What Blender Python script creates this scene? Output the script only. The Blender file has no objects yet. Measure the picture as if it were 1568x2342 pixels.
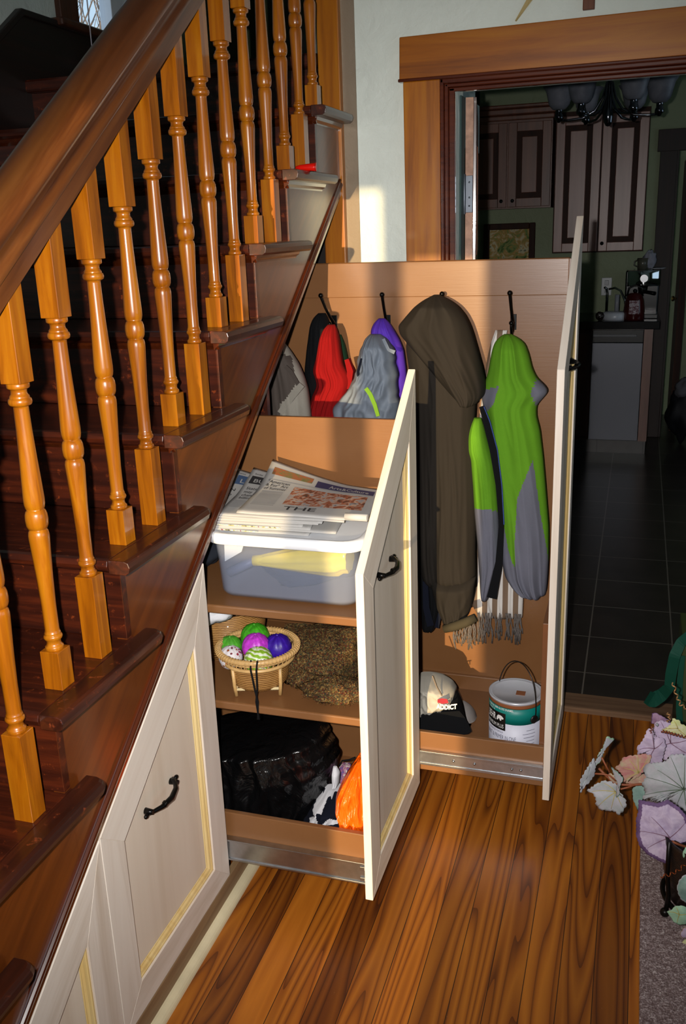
import bpy, bmesh, math, random
from mathutils import Vector, Matrix, noise

# ------------------------------------------------------------------ camera, world, sun, flash, exposure
scene = bpy.context.scene
COL = scene.collection
CAM = Vector((0.8994, -1.5994, 1.623))
YAW, PITCH, ROLL, FPX = 0.3138, 0.3007, -0.0362, 2094.8
IW, IH = 1568.0, 2342.0
_f = Vector((-math.sin(YAW)*math.cos(PITCH), math.cos(YAW)*math.cos(PITCH), -math.sin(PITCH)))
_r0 = Vector((math.cos(YAW), math.sin(YAW), 0)); _u0 = _r0.cross(_f)
_r = _r0*math.cos(ROLL) + _u0*math.sin(ROLL); _u = _u0*math.cos(ROLL) - _r0*math.sin(ROLL)
cam_data = bpy.data.cameras.new('camera'); cam = bpy.data.objects.new('camera', cam_data); COL.objects.link(cam)
cam_data.sensor_fit = 'VERTICAL'; cam_data.sensor_height = 36.0; cam_data.lens = FPX/IH*36.0
cam_data.clip_start = 0.02; cam_data.clip_end = 200
M = Matrix.Identity(4)
for i in range(3):
    M[i][0] = _r[i]; M[i][1] = _u[i]; M[i][2] = -_f[i]; M[i][3] = CAM[i]
cam.matrix_world = M
scene.camera = cam

scene.view_settings.view_transform = 'Standard'; scene.view_settings.look = 'None'
scene.view_settings.gamma = 1.0; scene.view_settings.use_curve_mapping = False
scene.view_settings.exposure = 0.0
scene.cycles.max_bounces = 8; scene.cycles.diffuse_bounces = 4; scene.cycles.glossy_bounces = 4
scene.cycles.transmission_bounces = 8; scene.cycles.transparent_max_bounces = 12
scene.cycles.sample_clamp_indirect = 4.0; scene.cycles.blur_glossy = 0.3

world = bpy.data.worlds.new('world'); scene.world = world; world.use_nodes = True
bg = world.node_tree.nodes['Background']; bg.inputs[0].default_value = (0.62, 0.83, 1.0, 1); bg.inputs[1].default_value = 1.0

def lamp(name, kind, energy, color, loc, **kw):
    d = bpy.data.lights.new(name, kind); d.energy = energy; d.color = color
    o = bpy.data.objects.new(name, d); COL.objects.link(o); o.location = loc
    for k, v in kw.items(): setattr(d, k, v)
    return o
def aim(o, d): o.rotation_euler = Vector(d).to_track_quat('-Z', 'Y').to_euler()
SUN_DIR = Vector((-0.045, 1.0, -math.tan(math.radians(4.0))))
sun = lamp('sun', 'SUN', 5.5, (1.0, 0.74, 0.40), (0, -8, 3)); sun.data.angle = math.radians(0.6); aim(sun, SUN_DIR)
flash = lamp('camera_flash', 'SPOT', 235.0, (1.0, 0.97, 0.94), CAM - _r*0.07 + _u*0.02 + _f*0.0,
             spot_size=math.radians(86), spot_blend=1.0, shadow_soft_size=0.012)
aim(flash, _f)

# ------------------------------------------------------------------ helpers: photo ray -> point on a real plane
def ray(px, py): return _f + _r*((px-IW/2)/FPX) - _u*((py-IH/2)/FPX)
def at(px, py, axis, val):
    d = ray(px, py); t = (val - CAM[axis])/d[axis]; return CAM + d*t
def AX(px, py, v): return at(px, py, 0, v)
def AY(px, py, v): return at(px, py, 1, v)
def AZ(px, py, v): return at(px, py, 2, v)

# ------------------------------------------------------------------ helpers: objects
ORG = {}
def tag(o, label=None, cat=None, group=None, kind=None):
    if label: o['label'] = label
    if cat: o['category'] = cat
    if group: o['group'] = group
    if kind: o['kind'] = kind
    return o
def thing(name, label, cat, loc=(0, 0, 0), group=None):
    o = bpy.data.objects.new(name, None); COL.objects.link(o); o.location = loc; o.empty_display_size = 0.05
    tag(o, label, cat, group); ORG[o] = Vector(loc); return o
class MB:
    def __init__(s): s.v = []; s.f = []; s.m = []; s.sm = []
    def add(s, vs, fs, mi=0, smooth=False):
        b = len(s.v); s.v += [Vector(v) for v in vs]
        for f in fs: s.f.append([b+i for i in f]); s.m.append(mi); s.sm.append(smooth)
        return s
    def box(s, x0, x1, y0, y1, z0, z1, mi=0):
        vs = [(x, y, z) for x in (x0, x1) for y in (y0, y1) for z in (z0, z1)]
        return s.add(vs, [(0,1,3,2),(4,6,7,5),(0,4,5,1),(2,3,7,6),(0,2,6,4),(1,5,7,3)], mi)
    def prism(s, pts, axis, a, b, mi=0):
        """polygon pts in the two remaining axes (in xyz order), extruded along axis from a to b"""
        n = len(pts)
        def mk(p, t):
            q = list(p); q.insert(axis, t); return q
        vs = [mk(p, a) for p in pts] + [mk(p, b) for p in pts]
        fs = [tuple(range(n-1, -1, -1)), tuple(range(n, 2*n))] + [(i, (i+1) % n, n+(i+1) % n, n+i) for i in range(n)]
        return s.add(vs, fs, mi)
    def loft(s, rings, closed=True, cap=True, mi=0, smooth=True):
        n = len(rings[0]); b = len(s.v); vs = [v for r in rings for v in r]; fs = []
        for k in range(len(rings)-1):
            for i in range(n if closed else n-1):
                j = (i+1) % n; fs.append((k*n+i, k*n+j, (k+1)*n+j, (k+1)*n+i))
        s.add(vs, fs, mi, smooth)
        if cap and closed:
            s.f.append([b+i for i in range(n-1, -1, -1)]); s.m.append(mi); s.sm.append(False)
            o = b+(len(rings)-1)*n; s.f.append([o+i for i in range(n)]); s.m.append(mi); s.sm.append(False)
        return s
    def lathe(s, prof, c=(0, 0, 0), n=20, mi=0, smooth=True, sx=1, sy=1):
        rings = [[(c[0]+r*sx*math.cos(2*math.pi*i/n), c[1]+r*sy*math.sin(2*math.pi*i/n), c[2]+z) for i in range(n)] for r, z in prof]
        return s.loft(rings, mi=mi, smooth=smooth)
    def tube(s, path, r, n=8, mi=0, smooth=True):
        P = [Vector(p) for p in path]; rings = []; up = None
        for i, p in enumerate(P):
            t = (P[min(i+1, len(P)-1)] - P[max(i-1, 0)]).normalized()
            if up is None:
                up = Vector((0, 0, 1)) if abs(t.z) < 0.9 else Vector((1, 0, 0))
            a = t.cross(up)
            if a.length < 1e-6: a = t.orthogonal()
            a.normalize(); b = a.cross(t).normalized(); up = b
            rr = r[i] if isinstance(r, (list, tuple)) else r
            rings.append([p + a*rr*math.cos(2*math.pi*k/n) + b*rr*math.sin(2*math.pi*k/n) for k in range(n)])
        return s.loft(rings, mi=mi, smooth=smooth)
    def ball(s, c, r, n=16, m=10, mi=0, sc=(1, 1, 1), fn=None):
        rings = []
        for j in range(m+1):
            ph = math.pi*(j+0.02*(1 if j == 0 else (-1 if j == m else 0)))/m; row = []
            for i in range(n):
                th = 2*math.pi*i/n; d = Vector((math.sin(ph)*math.cos(th), math.sin(ph)*math.sin(th), -math.cos(ph)))
                k = fn(d) if fn else 1.0
                row.append((c[0]+d.x*r*sc[0]*k, c[1]+d.y*r*sc[1]*k, c[2]+d.z*r*sc[2]*k))
            rings.append(row)
        return s.loft(rings, mi=mi)
    def mesh(s, name, mats, org):
        me = bpy.data.meshes.new(name); me.from_pydata([v-org for v in s.v], [], s.f)
        for m in (mats if isinstance(mats, (list, tuple)) else [mats]): me.materials.append(m)
        for p, mi, sm in zip(me.polygons, s.m, s.sm): p.material_index = mi; p.use_smooth = sm
        bm = bmesh.new(); bm.from_mesh(me); bmesh.ops.recalc_face_normals(bm, faces=bm.faces); bm.to_mesh(me); bm.free()
        me.update(); return me
    def center(s):
        xs = [v.x for v in s.v]; ys = [v.y for v in s.v]; zs = [v.z for v in s.v]
        return Vector(((min(xs)+max(xs))/2, (min(ys)+max(ys))/2, min(zs)))
    def build(s, name, mats, parent=None, bevel=0, seg=2, subsurf=0, label=None):
        org = ORG[parent] if parent else s.center()
        o = bpy.data.objects.new(name, s.mesh(name, mats, org)); COL.objects.link(o); ORG[o] = org
        if parent: o.parent = parent
        else: o.location = org
        if label: o['label'] = label
        if bevel:
            md = o.modifiers.new('bevel', 'BEVEL'); md.width = bevel; md.segments = seg; md.limit_method = 'ANGLE'; md.angle_limit = math.radians(40)
        if subsurf:
            md = o.modifiers.new('subsurf', 'SUBSURF'); md.levels = subsurf; md.render_levels = subsurf
        return o
def struct(o): o['kind'] = 'structure'; return o

# ------------------------------------------------------------------ helpers: materials
def lin(h):
    h = h.lstrip('#'); c = [int(h[i:i+2], 16)/255 for i in (0, 2, 4)]
    return tuple(x/12.92 if x <= 0.04045 else ((x+0.055)/1.055)**2.4 for x in c) + (1.0,)
class NT:
    def __init__(s, name):
        s.mat = bpy.data.materials.new(name); s.mat.use_nodes = True; s.t = s.mat.node_tree
        s.b = s.t.nodes['Principled BSDF']; s.L = s.t.links
    def n(s, typ, **kw):
        o = s.t.nodes.new(typ)
        for k, v in kw.items():
            if k.startswith('i_'): o.inputs[int(k[2:]) if k[2:].isdigit() else k[2:].replace('_', ' ')].default_value = v
            else: setattr(o, k, v)
        return o
    def link(s, a, b): s.L.new(a, b)
    def ramp(s, fac, stops):
        r = s.n('ShaderNodeValToRGB'); e = r.color_ramp.elements
        while len(e) < len(stops): e.new(0.5)
        for k, (p, c) in enumerate(stops): e[k].position = p; e[k].color = c
        s.link(fac, r.inputs[0]); return r.outputs[0]
    def math(s, op, a, b=None):
        m = s.n('ShaderNodeMath', operation=op)
        for i, x in enumerate((a, b)):
            if x is None: continue
            if isinstance(x, (int, float)): m.inputs[i].default_value = x
            else: s.link(x, m.inputs[i])
        return m.outputs[0]
    def mix(s, fac, a, b, mode='MIX'):
        m = s.n('ShaderNodeMix', data_type='RGBA', blend_type=mode)
        for i, x in ((0, fac), (6, a), (7, b)):
            if isinstance(x, (int, float, tuple)): m.inputs[i].default_value = x
            else: s.link(x, m.inputs[i])
        return m.outputs[2]
    def coords(s, scale=(1, 1, 1), rot=(0, 0, 0), rand=True, src='Object'):
        tc = s.n('ShaderNodeTexCoord'); v = tc.outputs[src]
        if rand:
            oi = s.n('ShaderNodeObjectInfo'); va = s.n('ShaderNodeVectorMath', operation='ADD'); sc = s.math('MULTIPLY', oi.outputs['Random'], 17.0)
            s.link(v, va.inputs[0]); s.link(sc, va.inputs[1]); v = va.outputs[0]
        if any(rot):
            mr = s.n('ShaderNodeMapping'); mr.inputs['Rotation'].default_value = rot; s.link(v, mr.inputs[0]); v = mr.outputs[0]
        mp = s.n('ShaderNodeMapping'); mp.inputs['Scale'].default_value = scale
        s.link(v, mp.inputs[0]); return mp.outputs[0]
    def noise(s, vec, scale=5, detail=4, rough=0.5, dist=0):
        n = s.n('ShaderNodeTexNoise'); n.inputs['Scale'].default_value = scale; n.inputs['Detail'].default_value = detail
        n.inputs['Roughness'].default_value = rough; n.inputs['Distortion'].default_value = dist
        s.link(vec, n.inputs['Vector']); return n.outputs['Fac']
    def bump(s, h, strength=0.2, dist=0.002):
        b = s.n('ShaderNodeBump'); b.inputs['Strength'].default_value = strength; b.inputs['Distance'].default_value = dist
        s.link(h, b.inputs['Height']); s.link(b.outputs[0], s.b.inputs['Normal'])
    def set(s, color=None, rough=0.5, metal=0, coat=0, coat_rough=0.05, spec=None, alpha=None, trans=None, ior=None, sheen=None):
        if color is not None:
            if isinstance(color, tuple): s.b.inputs['Base Color'].default_value = color
            else: s.link(color, s.b.inputs['Base Color'])
        if isinstance(rough, (int, float)): s.b.inputs['Roughness'].default_value = rough
        else: s.link(rough, s.b.inputs['Roughness'])
        s.b.inputs['Metallic'].default_value = metal; s.b.inputs['Coat Weight'].default_value = coat; s.b.inputs['Coat Roughness'].default_value = coat_rough
        if spec is not None: s.b.inputs['Specular IOR Level'].default_value = spec
        if trans is not None: s.b.inputs['Transmission Weight'].default_value = trans
        if ior: s.b.inputs['IOR'].default_value = ior
        if sheen: s.b.inputs['Sheen Weight'].default_value = sheen
        return s.mat
SLOPE = math.atan(0.7128)
GRAIN = {'x': ((3, 45, 45), (0, 0, 0)), 'y': ((45, 3, 45), (0, 0, 0)), 'z': ((45, 45, 3), (0, 0, 0)), 's': ((45, 3, 45), (-SLOPE, 0, 0))}
def wood(name, dark, mid, light, grain='z', rough=0.35, coat=0.0, coat_rough=0.08, fine=1.0, wear=None, bump=0.05, spec=None):
    t = NT(name); sc, rot = GRAIN[grain]
    v = t.coords(tuple(a*fine for a in sc), rot)
    n1 = t.noise(v, 1.0, 6, 0.6, 0.6)
    c = t.ramp(n1, [(0.25, lin(dark)), (0.5, lin(mid)), (0.75, lin(light))])
    v2 = t.coords(tuple(a*fine*0.22 for a in sc), rot)
    n2 = t.noise(v2, 1.0, 3, 0.5, 1.5)
    c = t.mix(t.math('MULTIPLY', n2, 0.45), c, lin(dark), 'MIX')
    if wear:
        v3 = t.coords((14, 14, 14)); n3 = t.noise(v3, 3.0, 6, 0.7)
        w = t.ramp(n3, [(0.60, (0, 0, 0, 1)), (0.68, (1, 1, 1, 1))])
        c = t.mix(w, c, lin(wear))
    if bump: t.bump(n1, bump, 0.001)
    return t.set(c, rough, coat=coat, coat_rough=coat_rough, spec=spec)
def plain(name, hexc, rough=0.5, metal=0, var=0.12, scale=8, coat=0, bump=0, bscale=200, spec=None, sheen=None):
    t = NT(name); v = t.coords(); n = t.noise(v, scale, 4, 0.6)
    c = lin(hexc); d = tuple(x*(1-var) for x in c[:3])+(1,); l = tuple(min(1, x*(1+var)) for x in c[:3])+(1,)
    col = t.ramp(n, [(0.3, d), (0.7, l)])
    if bump: t.bump(t.noise(v, bscale, 3, 0.6), bump, 0.001)
    return t.set(col, rough, metal, coat, spec=spec, sheen=sheen)
def fabric(name, hexc, rough=0.9, var=0.15, weave=900, bump=0.25, sheen=0.0):
    t = NT(name); v = t.coords(); n = t.noise(v, weave, 2, 0.5); m = t.noise(v, 6, 4, 0.6)
    c = lin(hexc); d = tuple(x*(1-var) for x in c[:3])+(1,); l = tuple(min(1, x*(1+var)) for x in c[:3])+(1,)
    col = t.ramp(t.math('ADD', t.math('MULTIPLY', n, 0.5), t.math('MULTIPLY', m, 0.5)), [(0.3, d), (0.7, l)])
    t.bump(n, bump, 0.0006)
    return t.set(col, rough, sheen=sheen, spec=0.2)

M_HONEY = wood('honey varnished wood', '#622c03', '#a85e06', '#c67e12', 'z', 0.3, 0.8, 0.06)
M_HONEY_X = wood('honey varnished board', '#6a3204', '#aa6008', '#c27b0e', 'x', 0.35, 0.4, 0.08, fine=0.6)
M_HONEY_Z = wood('honey varnished upright', '#763a05', '#b26808', '#c88210', 'z', 0.35, 0.4, 0.08, fine=0.7)
M_RAIL = wood('brown varnished handrail wood', '#3c1a08', '#6b3a16', '#8a5426', 's', 0.35, 0.5, 0.12, fine=0.6)
M_DARKX = wood('dark stained wood across', '#200a05', '#3f170a', '#6a2a10', 'x', 0.35, 0.4, 0.15, wear='#7a3414')
M_DARKY = wood('dark stained wood lengthwise', '#1c0a05', '#3a160a', '#5a2610', 'y', 0.38, 0.4, 0.15, wear='#75341a')
M_STRINGER = wood('varnished dark stringer wood', '#481e08', '#622f0b', '#783c0f', 's', 0.36, 0.6, 0.16, fine=0.8)
M_BAND = wood('varnished dark moulding wood', '#331206', '#4a1d09', '#5c280c', 's', 0.25, 0.8, 0.08)
M_SKIRT = wood('nearly black old wood', '#120805', '#1d0d08', '#29120a', 'y', 0.5, 0.1, 0.3)
M_REDTRIM = wood('red brown varnished trim', '#3a1206', '#55200a', '#6b2e10', 'x', 0.25, 0.9, 0.08)
M_PINE = wood('raw pale pine', '#c8b6a3', '#e6dacd', '#efe6da', 'z', 0.6, 0, fine=0.45, bump=0.1)
M_PINEY = wood('raw pale pine lengthwise', '#c8b6a3', '#e6dacd', '#efe6da', 'y', 0.6, 0, fine=0.45, bump=0.1)
M_PINES = wood('raw pale pine sloping', '#c8b6a3', '#e6dacd', '#efe6da', 's', 0.6, 0, fine=0.45, bump=0.1)
M_PINEPANEL = wood('pale plywood panel', '#d2c0ab', '#dfd0be', '#e6d9c8', 'z', 0.6, 0, fine=0.3, bump=0.03)
M_PINEMOULD = wood('yellow pine moulding', '#c9a25c', '#dcc083', '#e6d29c', 'z', 0.55, 0, fine=0.7, bump=0.05)
M_BASE = wood('stained pine baseboard', '#6e5338', '#8d7050', '#a08560', 'y', 0.5, 0.1)
M_SHOE = plain('cream painted shoe moulding', '#d9cba6', 0.5)
def tan_paint():
    t = NT('tan satin paint'); v = t.coords(); n = t.noise(v, 4, 5, 0.6); g = t.noise(t.coords((3, 90, 90)), 3, 3, 0.6)
    col = t.ramp(n, [(0.3, lin('#78502f')), (0.7, lin('#825936'))])
    t.bump(g, 0.12, 0.001); return t.set(col, 0.32, spec=0.5)
M_TAN = tan_paint()
M_TANDARK = plain('tan satin painted edge', '#74482a', 0.4)
def wall_paint(name, hexc, rough=0.6):
    t = NT(name); v = t.coords(rand=False, src='Object'); n = t.noise(v, 9, 5, 0.6, 0.8); n2 = t.noise(v, 45, 3, 0.6)
    c = lin(hexc); col = t.ramp(n, [(0.3, tuple(x*.95 for x in c[:3])+(1,)), (0.7, c)])
    t.bump(t.math('ADD', n, t.math('MULTIPLY', n2, 0.4)), 0.5, 0.012); return t.set(col, rough)
M_MINT = wall_paint('pale mint plaster paint', '#e2e9df')
M_GREYWALL = wall_paint('grey green plaster paint', '#c3cbc4')
M_SAGE = wall_paint('sage green paint', '#7f8a68', 0.55)
M_PLASTER = wall_paint('bare grey plaster board', '#8c7c68', 0.8)
M_CEIL = wall_paint('white ceiling paint', '#d8d8d2')
M_BLACKMETAL = plain('black cast metal', '#0c0b0b', 0.32, 0.6)
M_STEEL = plain('brushed zinc steel', '#b9bcc0', 0.28, 1.0, scale=40)
M_CHROME = plain('polished chrome', '#d8dade', 0.08, 1.0)

def floor_mat():
    t = NT('pine floor planks'); tc = t.n('ShaderNodeTexCoord'); sep = t.n('ShaderNodeSeparateXYZ'); t.link(tc.outputs['Object'], sep.inputs[0])
    u = t.math('DIVIDE', t.math('ADD', sep.outputs[0], 0.0025), 0.0743); idx = t.math('FLOOR', u); fr = t.math('FRACT', u)
    wn = t.n('ShaderNodeTexWhiteNoise', noise_dimensions='1D'); t.link(idx, wn.inputs['W'])
    rnd = wn.outputs['Value']
    cmb = t.n('ShaderNodeCombineXYZ'); t.link(t.math('MULTIPLY', sep.outputs[0], 1.0), cmb.inputs[0])
    t.link(t.math('ADD', t.math('MULTIPLY', sep.outputs[1], 0.055), t.math('MULTIPLY', rnd, 9.0)), cmb.inputs[1]); t.link(t.math('MULTIPLY', idx, 3.1), cmb.inputs[2])
    n0 = t.noise(cmb.outputs[0], 8.0, 2, 0.4, 0.1)
    rings = t.math('FRACT', t.math('MULTIPLY', n0, 16.0))
    fine = t.n('ShaderNodeMapping'); fine.inputs['Scale'].default_value = (160, 5, 1); t.link(tc.outputs['Object'], fine.inputs[0])
    nf = t.noise(fine.outputs[0], 1.0, 4, 0.6)
    c = t.ramp(rings, [(0.0, lin('#8f4d0e')), (0.5, lin('#ba701d')), (0.75, lin('#a35c12')), (1.0, lin('#5c2c08'))])
    c = t.mix(t.math('MULTIPLY', nf, 0.35), c, lin('#7a3c10'))
    dk = t.ramp(rnd, [(0.0, (0.42, 0.36, 0.30, 1)), (0.35, (0.75, 0.72, 0.7, 1)), (0.7, (1, 1, 1, 1)), (1.0, (1.25, 1.2, 1.1, 1))])
    c = t.mix(1.0, c, dk, 'MULTIPLY')
    edge = t.math('MINIMUM', fr, t.math('SUBTRACT', 1.0, fr)); seam = t.math('LESS_THAN', edge, 0.012)
    c = t.mix(seam, c, lin('#2a1206'))
    sc = t.noise(tc.outputs['Object'], 260, 1, 0.5); scr = t.ramp(sc, [(0.80, (0, 0, 0, 1)), (0.83, (1, 1, 1, 1))])
    c = t.mix(t.math('MULTIPLY', scr, 0.5), c, lin('#c8b090'))
    t.bump(t.math('SUBTRACT', t.math('MULTIPLY', nf, 0.3), seam), 0.25, 0.002)
    return t.set(c, 0.5, coat=0.1, coat_rough=0.3)
M_FLOOR = floor_mat()
def tile_mat(name, c1, c2, grout, sx, sy, x0, y0, rough=0.3):
    t = NT(name); tc = t.n('ShaderNodeTexCoord'); sep = t.n('ShaderNodeSeparateXYZ'); t.link(tc.outputs['Object'], sep.inputs[0])
    ex = []
    ids = []
    for k, (s, o) in enumerate(((sx, x0), (sy, y0))):
        u = t.math('DIVIDE', t.math('SUBTRACT', sep.outputs[k], o), s); fr = t.math('FRACT', u); ids.append(t.math('FLOOR', u))
        ex.append(t.math('MULTIPLY', t.math('MINIMUM', fr, t.math('SUBTRACT', 1.0, fr)), s))
    g = t.math('LESS_THAN', t.math('MINIMUM', ex[0], ex[1]), 0.0028)
    n = t.noise(tc.outputs['Object'], 6, 6, 0.65)
    c = t.ramp(n, [(0.3, lin(c1)), (0.7, lin(c2))]); c = t.mix(g, c, lin(grout))
    t.bump(t.math('SUBTRACT', t.math('MULTIPLY', n, 0.4), g), 0.3, 0.002)
    return t.set(c, rough, spec=0.4)
M_TILE = tile_mat('dark slate floor tile', '#26231f', '#36302b', '#6a635a', 0.318, 0.3235, 0.785, 1.615, 0.28)
# ================================================================== SETTING (meshes whose origin stays at the world origin)
def setting(name, mb, mats, bevel=0, kind='structure'):
    me = mb.mesh(name, mats, Vector((0, 0, 0))); o = bpy.data.objects.new(name, me); COL.objects.link(o); ORG[o] = Vector((0, 0, 0))
    if kind: o['kind'] = kind
    if bevel:
        md = o.modifiers.new('bevel', 'BEVEL'); md.width = bevel; md.segments = 2; md.limit_method = 'ANGLE'
    return o
ZB = 0.078
def zt(y): return 0.811 + 0.7128*y
Y0, Y1, Y2, Y3 = -0.364, 0.1456, 0.6552, 1.153
D1X, D2X = 0.3728, 0.7396
TH = 0.0185
YW = 1.305            # room face of the wall with the doorway
def RY(n): return -0.444 + 0.248*(n-3)        # face of riser under tread n
def TZ(n): return 0.704 + 0.178*(n-2)         # top of tread n
LAND = TZ(10)
YF = -3.2             # wall behind the camera
setting('floor', MB().box(-1.1, 3.2, YF, YW+0.002, -0.05, 0.0), M_FLOOR)
setting('floor_kitchen', MB().box(-0.6, 3.2, YW+0.105, 6.6, -0.05, 0.0), M_TILE)
mb = MB(); mb.box(0.047, 0.352, YW, YW+0.115, 0, 2.75); mb.box(1.28, 3.2, YW, YW+0.115, 0, 2.75); mb.box(0.352, 1.28, YW, YW+0.115, 2.005, 2.75)
setting('wall_back', mb, M_MINT)
setting('wall_understair', MB().box(-1.1, 0.047, YW+0.012, YW+0.1, 0, LAND-0.03), M_PLASTER)
# plaster edge strip beside the corner board and the board itself
setting('trim_1', MB().box(0.006, 0.048, YW-0.004, YW+0.02, 0, 2.75), M_PLASTER)
setting('trim_2', MB().box(-0.062, 0.006, YW-0.03, YW+0.011, 0, 2.75), M_HONEY_Z, bevel=0.003)
# left wall of the stairwell with its window opening (window at landing level)
WY0, WY1, WZ0, WZ1 = 1.63, 2.12, 2.372, 3.5
mb = MB(); mb.box(-1.22, -1.1, YF, WY0, 0, 4.6); mb.box(-1.22, -1.1, WY1, 2.9, 0, 4.6); mb.box(-1.22, -1.1, WY0, WY1, 0, WZ0); mb.box(-1.22, -1.1, WY0, WY1, WZ1, 4.6)
setting('wall_left', mb, M_GREYWALL)
mb = MB(); mb.box(-1.1, 0.16, 2.78, 2.9, LAND, 4.6); setting('wall_landing', mb, M_GREYWALL)
setting('wall_landing_side', MB().box(0.047, 0.16, YW+0.115, 2.9, LAND-0.2, 4.6), M_GREYWALL)
mb = MB(); mb.box(-1.1, -0.063, RY(10)-0.03, 2.78, LAND-0.04, LAND); mb.box(-0.063, 0.047, YW+0.013, 2.78, LAND-0.04, LAND)
setting('floor_landing', mb, M_DARKX, bevel=0.008)
# stair skirt on the left wall, then level along the landing
def skz(y): return min(2.322, 2.322 + 0.70*(y-1.292))
pts = [(YF+0.4, 0.0), (1.292, skz(1.292)-0.34), (2.78, LAND), (2.78, 2.322), (1.292, 2.322), (-1.9, skz(-1.9)), (YF+0.4, 0.09)]
setting('baseboard_left', MB().prism(pts, 0, -1.1, -1.082), M_SKIRT)
cap = MB().prism([(-1.9, skz(-1.9)), (1.292, 2.322), (2.78, 2.322), (2.78, 2.344), (1.282, 2.344), (-1.9, skz(-1.9)+0.026)], 0, -1.1, -1.072)
setting('trim_3', cap, M_SKIRT, bevel=0.004)
setting('baseboard_landing', MB().box(-1.08, 0.045, 2.76, 2.78, LAND, 2.33), M_SKIRT)
# window in the stairwell
wd = setting('window_1', MB().box(-1.2, -1.19, WY0+0.04, WY1-0.04, WZ0+0.04, WZ1-0.04), None)
def clear_mat(name, tint, fac, color, rough):
    g = NT(name); g.set(color, rough, spec=0.5); tr = g.n('ShaderNodeBsdfTransparent'); tr.inputs[0].default_value = tint; mx = g.n('ShaderNodeMixShader'); mx.inputs[0].default_value = fac
    g.link(tr.outputs[0], mx.inputs[1]); g.link(g.b.outputs[0], mx.inputs[2]); out = [n for n in g.t.nodes if n.type == 'OUTPUT_MATERIAL'][0]; g.link(mx.outputs[0], out.inputs[0]); return g.mat
gm = clear_mat('clear window glass', (0.97, 0.98, 1, 1), 0.06, (0.8, 0.85, 0.9, 1), 0.05); wd.data.materials.clear(); wd.data.materials.append(gm)
def spart(name, mb, mat, parent, bevel=0, label=None):
    o = mb.build(name, mat, parent, bevel=bevel, label=label); return o
M_WHITEP = plain('white painted sash', '#c9ccd2', 0.4, var=0.05)
M_CASING = wood('brown window casing', '#2c1206', '#44200c', '#5c3014', 'z', 0.5, 0.1, 0.3)
M_CASINGD = wood('dark brown far casing', '#160a06', '#23110a', '#301810', 'z', 0.6, 0.0)
mb = MB(); mb.box(-1.1, -1.075, WY0-0.115, WY0, WZ0-0.02, WZ1+0.1); mb.box(-1.1, -1.075, WY1+0.03, WY1+0.14, WZ0-0.02, WZ1+0.1); mb.box(-1.1, -1.075, WY0-0.115, WY1+0.14, WZ1, WZ1+0.12)
spart('window_casing', mb, M_CASING, wd, 0.004)
mb = MB(); mb.box(-1.115, -1.05, WY0-0.15, WY1+0.17, WZ0-0.045, WZ0-0.018)
spart('window_sill', mb, M_CASING, wd, 0.008)
mb = MB(); mb.box(-1.215, -1.16, WY0, WY0+0.045, WZ0, WZ1); mb.box(-1.215, -1.16, WY1-0.11, WY1, WZ0, WZ1); mb.box(-1.215, -1.16, WY0+0.045, WY1-0.11, WZ0-0.02, WZ0+0.02); mb.box(-1.215, -1.16, WY0+0.045, WY1-0.11, WZ1-0.05, WZ1); mb.box(-1.16, -1.1, WY1, WY1+0.03, WZ0, WZ1)
spart('window_sash', mb, M_WHITEP, wd, 0.003)
# ceilings, right wall, wall behind the camera with openings cut to shape the sunlit bands
setting('ceiling', MB().box(0.0, 3.2, YF, YW+0.1, 2.75, 2.85), M_CEIL)
setting('ceiling_stairwell', MB().box(-1.22, 0.16, YF, 2.9, 4.6, 4.7), M_CEIL)
setting('wall_stairwell_upper', MB().box(-0.02, 0.0, YF, YW, 2.85, 4.6), M_GREYWALL)
# right wall with a window opening
mb = MB(); mb.box(3.2, 3.3, YF, -1.6, 0, 2.75); mb.box(3.2, 3.3, 0.2, YW, 0, 2.75); mb.box(3.2, 3.3, -1.6, 0.2, 0, 0.9); mb.box(3.2, 3.3, -1.6, 0.2, 2.2, 2.75)
setting('wall_right', mb, M_MINT)
SX = 0.045*(0.635-YF)
def ox(x): return x + SX
opens = [(-0.022, 0.150), (0.249, 0.497)]
xs = [-1.1] + [v for a, b in opens for v in (ox(a), ox(b))] + [3.2]
SZ0, SZ1 = (1.15, 0.10), (2.05, 1.84)
mb = MB()
for k in range(0, len(xs), 2): mb.box(xs[k], xs[k+1], YF-0.1, YF, 0, 4.6 if k == 0 else 2.75)
for (a, b), s0, s1 in zip(opens, SZ0, SZ1): mb.box(ox(a), ox(b), YF-0.1, YF, 0, s0); mb.box(ox(a), ox(b), YF-0.1, YF, s1, 2.75)
setting('wall_front', mb, M_MINT)
# kitchen shell
mb = MB(); mb.box(-0.75, -0.6, YW+0.115, 5.8, 0, 2.6); setting('wall_kitchen_left', mb, M_SAGE)
KDX0, KDX1 = 1.10, 1.9     # doorway in the far kitchen wall
mb = MB(); mb.box(-0.6, KDX0, 5.72, 5.84, 0, 2.6); mb.box(KDX1, 3.2, 5.72, 5.84, 0, 2.6); mb.box(KDX0, KDX1, 5.72, 5.84, 2.1, 2.6)
setting('wall_kitchen_far', mb, M_SAGE)
setting('wall_kitchen_hall', MB().box(-0.6, 3.2, 6.6, 6.7, 0, 2.6), M_SAGE)
mb = MB(); mb.box(3.2, 3.3, YW+0.115, 2.6, 0, 2.6); mb.box(3.2, 3.3, 4.4, 6.7, 0, 2.6); mb.box(3.2, 3.3, 2.6, 4.4, 0, 0.95); mb.box(3.2, 3.3, 2.6, 4.4, 2.2, 2.6)
setting('wall_kitchen_right', mb, M_SAGE)
setting('ceiling_kitchen', MB().box(-0.75, 3.3, YW+0.115, 6.7, 2.6, 2.7), M_CEIL)
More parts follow.
